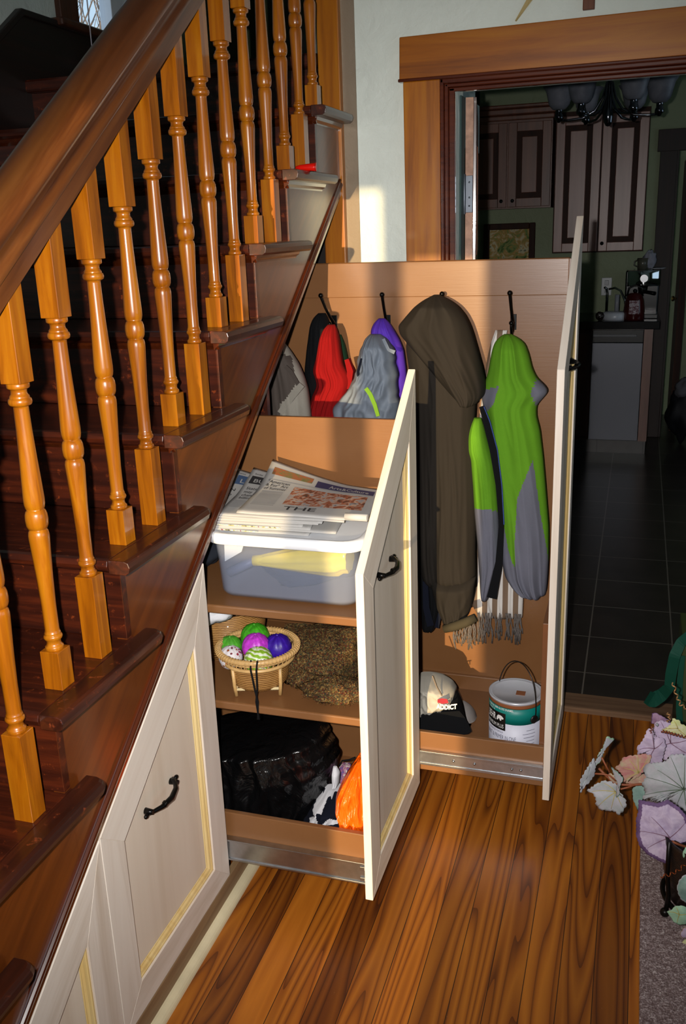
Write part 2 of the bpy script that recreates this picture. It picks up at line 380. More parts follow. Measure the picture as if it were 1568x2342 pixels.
# doorway casing, inner moulding, jamb, threshold
LEAN = 0.004   # the old doorway leans: x shifts with height
def leanbox(mb, x0, x1, y0, y1, z0, z1, l=LEAN):
    s0, s1 = -l*(z0-2.0), -l*(z1-2.0)
    vs = []
    for xx in (x0, x1):
        for yy in (y0, y1):
            for zz, s in ((z0, s0), (z1, s1)): vs.append((xx+s, yy, zz))
    return mb.add(vs, [(0,1,3,2),(4,6,7,5),(0,4,5,1),(2,3,7,6),(0,2,6,4),(1,5,7,3)])
mb = MB(); leanbox(mb, 0.198, 0.309, YW-0.022, YW+0.001, 0.0, 2.028, 0.006)
setting('trim_4', mb, M_HONEY_Z, bevel=0.003)
mb = MB(); mb.prism([(0.187, 2.03), (1.46, 2.037), (1.46, 2.16), (0.189, 2.148)], 1, YW-0.024, YW+0.001)
setting('trim_5', mb, M_HONEY_X, bevel=0.003)
mb = MB(); mb.box(0.184, 1.46, YW-0.029, YW+0.001, 2.0265, 2.036)
for (a, b, d) in ((0.309, 0.321, 0.03), (0.321, 0.333, 0.022), (0.333, 0.3515, 0.014)):
    leanbox(mb, a, b, YW-d, YW+0.001, 0, 2.027-(a-0.309), 0.004)
for (a, b, d) in ((2.014, 2.027, 0.03), (2.004, 2.014, 0.022), (1.992, 2.004, 0.014)):
    mb.box(0.31+(2.027-b), 1.28, YW-d, YW+0.001, a, b)
setting('trim_6', mb, M_REDTRIM, bevel=0.003)
setting('trim_7', MB().box(1.25, 1.46, YW-0.022, YW+0.001, 0, 2.03), M_HONEY_Z, bevel=0.003)
setting('trim_8', MB().box(0.352, 1.28, YW, YW+0.108, -0.05, 0.02), wood('worn threshold wood', '#5a4030', '#755a44', '#86694f', 'x', 0.75, spec=0.1), bevel=0.006)
# kitchen door standing open: raw pale edge with its hinge
M_RAWEDGE = plain('scuffed bare wood edge', '#b9907a', 0.7, var=0.3, scale=30)
M_DOORFACE = wood('dark varnished door', '#2c1006', '#4a1f0a', '#632e10', 'z', 0.3, 0.6, 0.1)
def swung(mb, a=math.radians(9.0), piv=(0.358, YW+0.118)):
    c, t = math.cos(a), math.sin(a)
    for v in mb.v: dx, dy = v.x-piv[0], v.y-piv[1]; v.x = piv[0]+dx*c-dy*t; v.y = piv[1]+dx*t+dy*c
    return mb
dr = setting('door_1', swung(MB().box(0.384, 0.3935, YW+0.12, YW+0.92, 0.02, 1.99)), M_DOORFACE, bevel=0.001)
spart('door_edge', swung(MB().box(0.360, 0.384, YW+0.118, YW+0.92, 0.02, 1.99)), M_RAWEDGE, dr, 0.001, 'scuffed pale bare edge')
mb = MB()
for z0, z1 in ((0.2, 0.62), (0.72, 1.05), (1.15, 1.44), (1.52, 1.86)): mb.box(0.392, 0.397, YW+0.26, YW+0.80, z0, z1)
spart('door_panel', swung(mb), wood('orange varnished panel', '#7a3408', '#a04e10', '#b86418', 'z', 0.25, 0.6), dr, 0.002)
mb = MB(); mb.box(0.355, 0.384, YW+0.112, YW+0.117, 1.655, 1.765)
for z in (1.675, 1.70, 1.745): mb.ball((0.374, YW+0.111, z), 0.003, 8, 6)
mb.tube([(0.3585, YW+0.109, 1.65), (0.3585, YW+0.109, 1.77)], 0.005)
spart('hinge', mb, plain('dull steel hinge', '#6f747c', 0.35, 0.9), dr, 0.001, 'dull steel hinge leaf with screws')
setting('trim_9', MB().box(0.3505, 0.358, YW+0.06, YW+0.12, 0.02, 1.99), plain('teal grey jamb paint', '#26403e', 0.7), bevel=0.001)

# ================================================================== STAIRCASE
stair = thing('staircase', 'dark stained wooden staircase rising left of the pull-out cupboards', 'staircase', (-0.5, -1.4, 0))
for n in range(-1, 10):
    y0, y1 = RY(n)-0.046, min(RY(n+1)+0.017, YW-0.001)
    mb = MB(); z1 = TZ(n); z0 = z1-0.027
    prof = [(y0+0.012, z0), (y0+0.003, z0+0.006), (y0, z0+0.015), (y0+0.003, z0+0.025), (y0+0.012, z1), (y1, z1), (y1, z0)]
    mb.prism(prof, 0, -1.085, 0.0035); td = mb.build('tread', M_DARKX, stair, bevel=0.001)
    # mitred return nosing along the open side
    xo, yb = 0.049, min(RY(n+1)+0.060, YW-0.032)
    ring = lambda e: [(0.0045, z0), (xo-0.010-e, z0), (xo-0.003-e, z0+0.005), (xo-e, z0+0.015), (xo-0.003-e, z0+0.024), (xo-0.011-e, z1), (0.0045, z1)]
    R = []
    for yy, e in ((y0, 0.0), (yb-0.014, 0.0), (yb-0.005, 0.004), (yb, 0.014)): 
        R.append([(x, yy + (0.0 if yy > y0 else 0.0), z) for x, z in ring(e)])
    R[0] = [(x, y0+0.002, z) for x, z in ring(0.0)]
    mb = MB().loft(R, smooth=False); mb.build('nosing_return', M_DARKY, td, bevel=0.0015)
    mb = MB().box(-1.085, -0.0005, RY(n), RY(n)+0.018, TZ(n-1)+0.001 if n > -1 else 0.0, z0); mb.build('riser', M_DARKX, stair, bevel=0.001)
    if n >= 5:
        mb = MB()
        prof = [(0.0, z0), (0.016, z0), (0.013, z0-0.008), (0.004, z0-0.014), (0.003, z0-0.018), (0.0, z0-0.018)]
        mb.loft([[(x-0.004, RY(n)-0.012, z) for x, z in prof], [(x-0.004, min(RY(n+1)+0.045, YW-0.031), z) for x, z in prof]], smooth=False)
        mb.prism([(RY(n), z0), (RY(n)-0.014, z0), (RY(n)-0.010, z0-0.009), (RY(n)-0.002, z0-0.018), (RY(n), z0-0.018)], 0, -1.08, 0.006)
        mb.build('cove_moulding', M_BAND, stair)
MB().box(-1.085, -0.063, RY(10), RY(10)+0.018, TZ(9)+0.001, LAND-0.041).build('riser', M_DARKX, stair)
# sawtooth stringer: one panel over the whole flight, bottom edge along the cupboards
top = []
for n in range(-1, 10): top += [(RY(n)+0.0185, TZ(n)-0.0305), (RY(n+1)+0.0185, TZ(n)-0.0305)]
top[-1] = (YW-0.031, TZ(9)-0.0305)
ya = RY(-1)+0.0185
bot = [(YW-0.031, zt(YW-0.031)+0.004), (-1.02, zt(-1.02)+0.004), (ya, 0.0)]
poly = [(ya, 0.0)] + [(y, z) for y, z in top] + bot[:-1]
mb = MB()
# split the sawtooth into convex pieces per step so it shades cleanly
for n in range(-1, 10):
    a = RY(n)+0.0185; b = RY(n+1)+0.0185 if n < 9 else YW-0.031
    lo = lambda y: max(0.0, zt(y)+0.004)
    mb.prism([(a-0.0004, lo(a)), (b, lo(b)), (b, TZ(n)-0.0305), (a-0.0004, TZ(n)-0.0305)], 0, -0.022, -0.004)
    zl_ = max(lo(a), TZ(n-1)-0.02)
    mb.prism([(a-0.0184, zl_), (a, zl_), (a, TZ(n)-0.0305), (a-0.0184, TZ(n)-0.0305)], 0, -0.022, -0.0008)
mb.build('stringer', M_STRINGER, stair)
def slope_run(prof, ya, yb):
    """profile (x, dz above cupboard line) swept along the stair slope"""
    return MB().loft([[(x, ya, zt(ya)+dz) for x, dz in prof], [(x, yb, zt(yb)+dz) for x, dz in prof]], smooth=False)
prof = [(-0.006, 0.003), (-0.0015, 0.003), (-0.0015, 0.020), (0.0005, 0.022), (0.004, 0.026), (0.0055, 0.031), (0.004, 0.036), (0.0, 0.039), (-0.001, 0.041), (0.001, 0.0425), (0.002, 0.046), (0.0, 0.049), (-0.006, 0.050)]
slope_run(prof, -1.0, YW-0.032).build('slope_moulding', M_BAND, stair, bevel=0.0006)
# dark space under the stairs
M_CARCASS = plain('cupboard boards with interior shade', '#1c1512', 0.9)  # near-black colour stands for the shade inside the cupboard
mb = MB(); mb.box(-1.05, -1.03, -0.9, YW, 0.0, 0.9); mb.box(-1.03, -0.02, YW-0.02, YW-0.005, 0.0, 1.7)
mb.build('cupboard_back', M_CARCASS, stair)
mb = MB(); mb.box(-0.14, -0.07, 0.68, 0.70, 0.08, 1.26); mb.build('divider_post', M_HONEY_Z, stair)
mb = MB(); mb.box(-0.07, -0.045, 0.68, 0.70, 0.08, 1.26); mb.build('divider_post', M_DARKX, stair)

# ================================================================== BALUSTRADE
rail = thing('balustrade', 'stair balustrade of honey turned balusters under a brown moulded handrail', 'balustrade', (-0.021, 0, 0.5))
def BZ(y): return 1.8335 + 0.7128*y
half = [(0.026, 0.0), (0.026, 0.034), (0.0275, 0.036), (0.033, 0.040), (0.0345, 0.046), (0.033, 0.052), (0.029, 0.056), (0.0275, 0.060), (0.0285, 0.068), (0.033, 0.078), (0.040, 0.086), (0.0455, 0.094), (0.0465, 0.101), (0.044, 0.110), (0.036, 0.119), (0.022, 0.127), (0.010, 0.130)]
prof = [(-0.021+x, h) for x, h in half] + [(-0.021-x, h) for x, h in reversed(half)]
ra, rb = -1.55, YW-0.032
mb = MB().loft([[(x, y, BZ(y)+h) for x, h in prof] for y in (ra, rb)], smooth=False)
hr = mb.build('handrail', M_RAIL, rail)
for p in hr.data.polygons:
    if len(p.vertices) == 4: p.use_smooth = True
hr.data.set_sharp_from_angle(angle=math.radians(35)) if hasattr(hr.data, 'set_sharp_from_angle') else None
turn = [(0.0150, -0.2325), (0.0158, -0.230), (0.0158, -0.226), (0.0128, -0.2235), (0.0120, -0.219), (0.0128, -0.2145), (0.0150, -0.2125), (0.0162, -0.209), (0.0150, -0.2055),
        (0.0134, -0.2045), (0.0140, -0.2025), (0.0134, -0.2005), (0.0128, -0.1995), (0.0122, -0.196), (0.0122, -0.15), (0.0138, -0.10), (0.0160, -0.055), (0.0172, -0.032), (0.0172, -0.026), (0.0160, -0.020), (0.0140, -0.0172), (0.0138, -0.0165),
        (0.0160, -0.0150), (0.0180, -0.009), (0.0187, 0.0), (0.0180, 0.009), (0.0160, 0.0150), (0.0138, 0.0165), (0.0140, 0.0172), (0.0158, 0.0205), (0.0170, 0.027), (0.0172, 0.036), (0.0160, 0.065), (0.0140, 0.11), (0.0126, 0.15), (0.0120, 0.184),
        (0.0122, 0.1875), (0.0150, 0.1885), (0.0180, 0.1905), (0.0190, 0.1950), (0.0180, 0.1995), (0.0155, 0.2010), (0.0160, 0.2030), (0.0150, 0.2045), (0.0128, 0.2075), (0.0126, 0.2120), (0.0140, 0.2150), (0.0172, 0.2160), (0.0180, 0.2180), (0.0180, 0.2235), (0.0172, 0.2245)]
bx0, bx1, hw = -0.039, -0.003, 0.018
for n in range(1, 10):
    for off in (0.037, 0.161):
        yc = RY(n)+off+hw
        if yc > 1.15: continue
        zb = 1.185 + 0.7128*(yc+0.3885)
        mb = MB(); z0 = TZ(n)
        mb.box(bx0, bx1, yc-hw, yc+hw, z0, zb-0.2325)
        mb.add([(bx0, yc-hw, zb+0.2245), (bx1, yc-hw, zb+0.2245), (bx1, yc+hw, zb+0.2245), (bx0, yc+hw, zb+0.2245),
                (bx0, yc-hw, BZ(yc-hw)+0.001), (bx1, yc-hw, BZ(yc-hw)+0.001), (bx1, yc+hw, BZ(yc+hw)+0.001), (bx0, yc+hw, BZ(yc+hw)+0.001)],
               [(0,1,2,3),(4,5,6,7),(0,1,5,4),(1,2,6,5),(2,3,7,6),(3,0,4,7)])
        mb.lathe(turn, (-0.021, yc, zb), 20)
        mb.build('baluster', M_HONEY, rail, bevel=0.0012, seg=1)
# ================================================================== PULL-OUT CUPBOARDS UNDER THE STAIRS
def front_parts(root, xf, ya, yb, handle=None, knob=None):
    """frame, recessed panel, moulding (and handle) of one sloping cupboard front whose face is at xf"""
    g = 0.0012; ya += g; yb -= g; st, rb, tv = 0.076, 0.072, 0.115
    xb = xf-TH; a1, b1 = ya+st, yb-st; z1 = ZB+rb
    lo_left = zt(ya) - tv
    mb = MB()
    if zt(a1)-tv < z1:            # the low triangular door: only a rail, a right stile and the sloping rail
        a1 = (z1+tv-0.811)/0.7128
    mb.prism([(ya, ZB), (a1, z1), (a1, max(z1, zt(a1)-tv)), (ya, zt(ya))], 0, xb, xf, 0)
    mb.prism([(yb, ZB), (yb, zt(yb)), (b1, zt(b1)-tv), (b1, z1)], 0, xb, xf, 0)
    mb.prism([(ya, ZB), (yb, ZB), (b1, z1), (a1, z1)], 0, xb, xf, 1)
    mb.prism([(ya, zt(ya)), (a1, max(z1, zt(a1)-tv)), (b1, zt(b1)-tv), (yb, zt(yb))], 0, xb, xf, 2)
    mb.build('frame', [M_PINE, M_PINEY, M_PINES], root, bevel=0.0008, seg=1)
    zl = max(z1+0.0001, zt(a1)-tv)
    MB().prism([(a1-0.004, z1-0.004), (b1+0.004, z1-0.004), (b1+0.004, zt(b1)-tv), (a1-0.004, zl)], 0, xb+0.001, xf-0.0145).build('panel', M_PINEPANEL, root)
    # ogee moulding inside the frame
    prof = [(0.0, -0.0045), (0.004, -0.004), (0.006, -0.006), (0.011, -0.008), (0.014, -0.012), (0.016, -0.0125), (0.017, -0.0142)]
    loop = [(a1, z1), (b1, z1), (b1, zt(b1)-tv), (a1, zl)]
    cen = (sum(p[0] for p in loop)/4, sum(p[1] for p in loop)/4)
    m = len(loop); rings = []
    for k in range(m):
        p = Vector(loop[k]); q = Vector(loop[(k+1) % m]); o = Vector(loop[k-1])
        d1 = (p-o); d2 = (q-p)
        if d1.length < 0.01 or d2.length < 0.01: d1 = d1 if d1.length > .01 else Vector((0, -1)); d2 = d2 if d2.length > .01 else Vector((1, 0))
        d1.normalize(); d2.normalize()
        n1 = Vector((-d1.y, d1.x)); n2 = Vector((-d2.y, d2.x)); nn = (n1+n2); nn = nn/max(0.25, nn.dot(n1))
        rings.append([(xf+dx, p.x+nn.x*w, p.y+nn.y*w) for w, dx in prof])
    mb = MB(); nP = len(prof)
    rings.append(rings[0])
    mb.loft(rings, closed=False, cap=False, smooth=False); mb.build('moulding', M_PINEMOULD, root)
    if handle:
        hy, hz = handle; L = 0.061
        path = [(xf-0.0145+d, hy+s*L, hz+s*0.004) for s, d in ((-1.0, 0.004), (-0.86, 0.010), (-0.78, 0.016), (-0.5, 0.026), (0.0, 0.032), (0.5, 0.026), (0.78, 0.016), (0.86, 0.010), (1.0, 0.004))]
        mb = MB().tube(path, [0.0045, 0.0062, 0.0045, 0.0052, 0.0062, 0.0052, 0.0045, 0.0062, 0.0045], 10)
        for s in (-1, 1):
            mb.tube([(xf-0.0148, hy+s*0.055, hz), (xf+0.004, hy+s*0.055, hz)], [0.0075, 0.0055], 10)
            mb.ball((xf-0.006, hy+s*0.066, hz+s*0.004), 0.006, 10, 8, sc=(0.8, 1.3, 0.9))
        for s in (-0.42, -0.36): mb.tube([(xf-0.0145+0.0275, hy+s*L, hz), (xf-0.0145+0.0285, hy+s*L+0.002, hz)], 0.007, 10)
        mb.build('handle', M_BLACKMETAL, root, label='black arched pull handle')
d0 = thing('cupboard_door', 'low triangular pine cupboard door at the foot of the stairs', 'cupboard door', (0, (Y0-0.874)/2, ZB))
front_parts(d0, 0.0, -0.874, Y0)
d1 = thing('pull_out_cupboard', 'closed pale pine pull-out cupboard front between the small triangular door and the open shelf unit', 'cupboard', (0, (Y0+Y1)/2, ZB))
front_parts(d1, 0.0, Y0, Y1, (-0.125, 0.485))
pull2 = thing('pull_out_cupboard', 'half open pull-out unit with tan shelves and sloping pine front', 'cupboard', (0.36, (Y1+Y2)/2, ZB))
front_parts(pull2, D1X, Y1, Y2, (0.365, 0.852))
pull3 = thing('pull_out_cupboard', 'tall pull-out coat unit with hooks on its tan back panel', 'cupboard', (0.72, (Y2+Y3)/2, ZB))
front_parts(pull3, D2X, Y2, Y3, (0.90, 1.256))
# shelf unit body
xa, xb = -0.55, D1X-TH
P2 = pull2; yf, ybk = 0.165, 0.637
mb = MB(); mb.box(xa, xb, ybk, ybk+0.015, 0.12, 1.150); mb.build('back_panel', M_TAN, P2, bevel=0.002)
for z0, z1 in ((0.783, 0.804), (0.535, 0.556)):
    mb = MB(); mb.box(xa, xb-0.0005, yf, ybk, z0, z1); mb.build('shelf', M_TAN, P2, bevel=0.004)
mb = MB(); mb.box(xa, xb-0.0005, yf, yf+0.014, 0.125, 0.246); mb.box(xa, xb-0.0005, yf+0.014, ybk, 0.125, 0.143); mb.build('tray', M_TAN, P2, bevel=0.002)
mb = MB(); mb.box(xa, xb, 0.15, 0.163, 0.122, 0.178, 0); mb.box(xa, xb, 0.146, 0.165, 0.1745, 0.180, 0); mb.box(xa, xb, 0.146, 0.165, 0.120, 0.1255, 0)
mb.box(xb-0.012, xb, 0.1455, 0.16, 0.160, 0.170, 0); mb.box(xb-0.012, xb, 0.1455, 0.16, 0.130, 0.140, 0)
mb.build('drawer_slide', M_STEEL, P2, bevel=0.001)
# coat unit body
xa, xb = -0.45, D2X-TH; P3 = pull3; yf3, yb3 = 0.67, 1.132
mb = MB(); mb.box(xa, 0.708, yb3, yb3+0.016, 0.12, 1.522)
mb.box(xa, 0.708, yb3-0.0125, yb3, 1.42, 1.521)
mb.build('back_panel', M_TAN, P3, bevel=0.002)
mb = MB(); mb.box(xa, xb-0.0005, yb3-0.012, yb3, 0.140, 0.193); mb.build('back_rail', M_TAN, P3, bevel=0.003)
mb = MB(); mb.box(xb-0.016, xb-0.0005, yf3+0.015, yb3+0.016, 0.1435, 0.60); mb.prism([(yb3-0.045, 0.60), (yb3+0.016, 0.60), (yb3+0.016, 1.52), (yb3-0.012, 1.52)], 0, xb-0.014, xb-0.0005)
mb.build('end_panel', M_TANDARK, P3, bevel=0.001)
mb = MB(); mb.box(xa, xb-0.0005, yf3, yf3+0.014, 0.112, 0.236); mb.box(xa, xb-0.0005, yf3+0.014, yb3, 0.125, 0.143); mb.build('tray', M_TAN, P3, bevel=0.002)
mb = MB(); mb.box(xa, xb, yf3-0.010, yf3, 0.137, 0.180); mb.box(xa, xb, yf3-0.0125, yf3, 0.173, 0.181); mb.box(xa, xb, yf3-0.0125, yf3, 0.136, 0.144)
for x in (0.47, 0.53, 0.635, 0.66): mb.ball((x, yf3-0.0105, 0.160), 0.004, 10, 6)
mb.build('drawer_slide', M_STEEL, P3, bevel=0.001)
def coat_hook(x, z, lean=0.0):
    y = yb3
    mb = MB()
    mb.lathe([(0.0, -0.0)] + [(0.001, 0)], (x, y, z), 4)
    mb = MB().box(x-0.009, x+0.009, y-0.0045, y-0.0005, z-0.03, z+0.015)
    up = [(x, y-0.006, z-0.01), (x+lean*0.1, y-0.018, z-0.004), (x-lean*0.2, y-0.030, z+0.012), (x-lean*0.6, y-0.046, z+0.040), (x-lean, y-0.062, z+0.075)]
    mb.tube(up, [0.0055, 0.005, 0.0045, 0.0042, 0.0045], 10); mb.ball((x-lean, y-0.063, z+0.079), 0.0075, 12, 8)
    dn = [(x, y-0.006, z-0.014), (x, y-0.020, z-0.034), (x, y-0.035, z-0.038), (x, y-0.046, z-0.026), (x, y-0.049, z-0.010)]
    mb.tube(dn, [0.0055, 0.005, 0.0045, 0.0042, 0.0042], 10); mb.ball((x, y-0.049, z-0.006), 0.0068, 12, 8)
    mb.build('coat_hook', M_BLACKMETAL, P3, bevel=0.001, label='black double coat hook')
HOOKZ = 1.352
for x, lean in ((0.008, 0.02), (0.178, 0.0), (0.357, 0.0), (0.555, 0.004)): coat_hook(x, HOOKZ, lean)
# base under the cupboard fronts
setting('baseboard_right', MB().box(-0.02, -0.003, -1.436, YW-0.03, 0, 0.070), M_BASE, bevel=0.002)
q = [(-0.003, 0.0)] + [(-0.003+0.021*math.cos(a*math.pi/12), 0.021*math.sin(a*math.pi/12)) for a in range(0, 7)]
mb = MB().loft([[(x, y, z) for x, z in q] for y in (-1.436, YW-0.03)], smooth=False)
setting('trim_10', mb, M_SHOE)
# ================================================================== helpers for cloth, text and leaves
def proj(v):
    d = Vector(v)-CAM; z = d.dot(_f); return (IW/2+FPX*d.dot(_r)/z, IH/2-FPX*d.dot(_u)/z)
def inpoly(p, poly):
    x, y = p; c = False; j = len(poly)-1
    for i in range(len(poly)):
        xi, yi = poly[i]; xj, yj = poly[j]
        if (yi > y) != (yj > y) and x < (xj-xi)*(y-yi)/(yj-yi)+xi: c = not c
        j = i
    return c
def lerp(a, b, t): return a+(b-a)*t
def resample(rows, n):
    ys = [r[0] for r in rows]; out = []
    for k in range(n):
        y = lerp(ys[0], ys[-1], k/(n-1)); i = 0
        while i < len(ys)-2 and y > ys[i+1]: i += 1
        t = (y-ys[i])/(ys[i+1]-ys[i]); t2 = t
        out.append([y]+[lerp(rows[i][c], rows[i+1][c], t2) for c in range(1, len(rows[0]))])
    # light smoothing of the outline
    for _ in range(2):
        o2 = [r[:] for r in out]
        for k in range(1, n-1):
            for c in range(1, len(out[0])): o2[k][c] = (out[k-1][c]+2*out[k][c]+out[k+1][c])/4
        out = o2
    return out
def ridge(u, v, seed, fu=6.0, fv=1.2):
    a = noise.noise((u*fu+v*1.1, v*fv, seed)); b = noise.noise((u*fu*2.1-v*0.8, v*fv*1.7, seed+9.3))
    return (1-2.2*abs(a))*0.65+(1-2.2*abs(b))*0.35
def cloth_mb(rows, y, T, A=0.012, seed=1.0, nr=56, nf=44, back=0.25, regions=(), fu=3.6, fv=1.0, round_top=6, round_bot=2, zig=0.0):
    """hanging cloth with depth: rows (py, pxL, pxR) of its outline seen on the plane y"""
    R = resample(rows, nr); rings = []; nb = 8
    for k, (py, l, r) in enumerate([q[:3] for q in R]):
        v = k/(nr-1); tp = min(1.0, math.sqrt((k+0.3)/round_top))*min(1.0, math.sqrt((nr-1-k+0.3)/max(0.3, round_bot)))
        jl = zig*noise.noise((3.1, v*14, seed)); jr = zig*noise.noise((7.7, v*14, seed))
        PL, PR = AY(l+jl, py, y), AY(r+jr, py, y); row = []
        for i in range(nf+1):
            u = i/nf; s = math.sqrt(max(0.0, 1-(2*u-1)**2)); e = min(1.0, 6*min(u, 1-u))
            p = PL.lerp(PR, u); d = T*tp*s**0.7 + A*e*(0.35+0.65*v)*(ridge(u, v, seed, fu, fv)-0.2)
            row.append(Vector((p.x, y-max(0.0005, d), p.z)))
        for i in range(nb, -1, -1):
            if i in (0, nb): continue
            u = i/nb; s = math.sqrt(max(0.0, 1-(2*u-1)**2)); p = PL.lerp(PR, u); row.append(Vector((p.x, y+back*T*tp*s, p.z)))
        rings.append(row)
    mb = MB().loft(rings)
    if regions:
        for fi, f in enumerate(mb.f):
            c = sum((mb.v[i] for i in f), Vector())/len(f); q = proj(c)
            for poly, mi in regions:
                if inpoly(q, poly): mb.m[fi] = mi
    return mb
def strip_mb(path, widths, y, T=0.004, seg=24, yoff=None):
    """band following a pixel path on plane y, with real thickness"""
    pts = []
    n = len(path)
    for k in range(seg+1):
        s = k/seg*(n-1); i = min(int(s), n-2); t = s-i
        pts.append((lerp(path[i][0], path[i+1][0], t), lerp(path[i][1], path[i+1][1], t), lerp(widths[i], widths[i+1], t), (lerp(yoff[i], yoff[i+1], t) if yoff else 0)))
    rings = []
    for k, (px, py, w, yo) in enumerate(pts):
        a = pts[max(0, k-1)]; b = pts[min(seg, k+1)]; dx, dy = b[0]-a[0], b[1]-a[1]; L = math.hypot(dx, dy) or 1
        nx, ny = -dy/L, dx/L; yy = y+yo
        p1 = AY(px+nx*w/2, py+ny*w/2, yy); p2 = AY(px-nx*w/2, py-ny*w/2, yy); off = Vector((0, T, 0))
        rings.append([p1, p2, p2+off, p1+off])
    return MB().loft(rings, smooth=False)
_txt_cache = {}
def text_geo(s, size=1.0, bold=0.0, shear=0.0):
    key = (s, bold, shear)
    if key not in _txt_cache:
        cu = bpy.data.curves.new('lettering', 'FONT'); cu.body = s; cu.size = 1.0; cu.offset = bold; cu.shear = shear; cu.resolution_u = 3
        ob = bpy.data.objects.new('lettering', cu); COL.objects.link(ob); bpy.context.view_layer.update()
        me = ob.evaluated_get(bpy.context.evaluated_depsgraph_get()).to_mesh()
        _txt_cache[key] = ([(v.co.x, v.co.y) for v in me.vertices], [tuple(p.vertices) for p in me.polygons])
        ob.to_mesh_clear(); COL.objects.unlink(ob); bpy.data.objects.remove(ob); bpy.data.curves.remove(cu)
    V, F = _txt_cache[key]
    return [(x*size, y*size) for x, y in V], F
def text_into(mb, s, fn, x, y, size, mi=0, bold=0.0, width=None, shear=0.0):
    """letters mapped through fn(u, v) -> world; if width is given the line is fitted to it"""
    V, F = text_geo(s, 1.0, bold, shear)
    if not V: return
    w = max(v[0] for v in V) or 1
    kx = (width/w) if width else size
    mb.add([fn(x+a*kx, y+b*size) for a, b in V], F, mi)

# cloth materials
F_BLACK = fabric('black cloth', '#0b0c0f'); F_OLIVE = fabric('dark olive brown cloth', '#26221e', var=0.08); F_RED = fabric('red fleece', '#800809', sheen=0.0)
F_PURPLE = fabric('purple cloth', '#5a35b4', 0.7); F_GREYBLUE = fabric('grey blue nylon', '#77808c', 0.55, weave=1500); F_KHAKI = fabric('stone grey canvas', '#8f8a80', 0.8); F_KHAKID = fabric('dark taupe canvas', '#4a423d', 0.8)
F_GREEN = fabric('lime green fleece', '#5f9420', sheen=0.0); F_GREY = fabric('slate grey fleece', '#6a6b78', sheen=0.0); F_LIME = fabric('lime strap webbing', '#a4d23a'); F_DGREEN = fabric('dark green cloth', '#1d3a24')
F_NAVY = fabric('navy cloth', '#0e1220'); F_WHITE = fabric('white cloth', '#d8d8dc'); F_BEIGE = fabric('pale beige cotton', '#b7b1a5'); F_GREYCAP = fabric('grey cotton twill', '#8d8784')

# ================================================================== COATS AND BAGS ON THE HOOKS
def hung(name, label, cat, x, z, y=1.09, group=None): return thing(name, label, cat, (x, y, z), group)
g = hung('rucksack', 'stone grey canvas rucksack hanging at the far left behind the stair edge', 'bag', -0.13, 1.25, 0.98)
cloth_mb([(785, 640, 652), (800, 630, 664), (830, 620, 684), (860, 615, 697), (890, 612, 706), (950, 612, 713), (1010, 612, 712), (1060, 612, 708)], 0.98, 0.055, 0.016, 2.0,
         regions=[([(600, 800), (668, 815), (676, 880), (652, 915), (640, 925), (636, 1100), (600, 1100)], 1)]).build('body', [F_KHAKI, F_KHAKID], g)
strip_mb([(690, 880), (668, 905), (640, 945)], [14, 16, 14], 0.922, 0.006).build('strap', F_KHAKI, g)
strip_mb([(652, 838), (664, 850), (684, 885)], [8, 9, 9], 0.925, 0.005).build('strap', F_KHAKID, g)
g = hung('black_jacket', 'black jacket on the leftmost hook, behind the red fleece', 'jacket', 0.0, 1.31)
cloth_mb([(716, 728, 744), (725, 718, 750), (745, 711, 756), (800, 703, 770), (850, 698, 780), (885, 704, 780), (905, 712, 770), (960, 714, 760), (1000, 714, 760)], 1.085, 0.04, 0.012, 3.0).build('body', F_BLACK, g)
g = hung('green_garment', 'dark green garment showing only at the right edge of the red fleece', 'garment', 0.03, 1.2)
cloth_mb([(765, 762, 780), (785, 770, 789), (810, 770, 795), (840, 770, 800), (900, 770, 802)], 1.105, 0.02, 0.006, 4.0, nr=24, nf=20).build('body', F_DGREEN, g)
g = hung('red_fleece', 'bright red fleece jacket hanging from the leftmost hook', 'jacket', 0.02, 1.3, 1.05)
cloth_mb([(742, 750, 766), (752, 741, 772), (775, 734, 778), (810, 728, 783), (835, 721, 788), (848, 718, 797), (862, 724, 803), (880, 728, 803), (900, 718, 795), (930, 709, 786), (960, 702, 782), (1010, 694, 780)], 1.045, 0.05, 0.022, 5.0, fu=5).build('body', F_RED, g)
strip_mb([(792, 822), (800, 850), (796, 890)], [10, 14, 10], 1.02, 0.02).build('sleeve', F_RED, g)
g = hung('purple_bag', 'purple nylon garment behind the grey blue rucksack on the second hook', 'garment', 0.2, 1.3, 1.08)
cloth_mb([(728, 866, 880), (738, 856, 892), (755, 850, 903), (775, 850, 915), (800, 856, 925), (840, 870, 930), (880, 880, 933), (915, 890, 930), (940, 900, 924)], 1.085, 0.045, 0.016, 6.0).build('body', F_PURPLE, g)
g = hung('drawstring_rucksack', 'crumpled grey blue nylon rucksack with a lime strap on the second hook', 'bag', 0.16, 1.3, 1.03)
cloth_mb([(764, 846, 872), (772, 838, 884), (790, 832, 898), (810, 826, 905), (840, 820, 908), (865, 812, 912), (890, 798, 915), (910, 782, 916), (930, 766, 915), (945, 764, 914), (965, 780, 912), (1000, 800, 908)], 1.035, 0.085, 0.034, 7.3, fu=5, fv=4.0, zig=5).build('body', F_GREYBLUE, g)
strip_mb([(836, 888), (846, 902), (856, 925), (864, 952)], [9, 9, 9, 8], 0.936, 0.003).build('strap', F_LIME, g, label='lime green webbing strap')
strip_mb([(876, 775), (888, 800), (902, 806)], [7, 7, 9], 0.955, 0.004).build('strap', F_GREYBLUE, g)
strip_mb([(826, 820), (818, 850), (822, 884), (842, 860)], [4, 6, 5, 4], 0.952, 0.003).build('drawcord', F_NAVY, g)
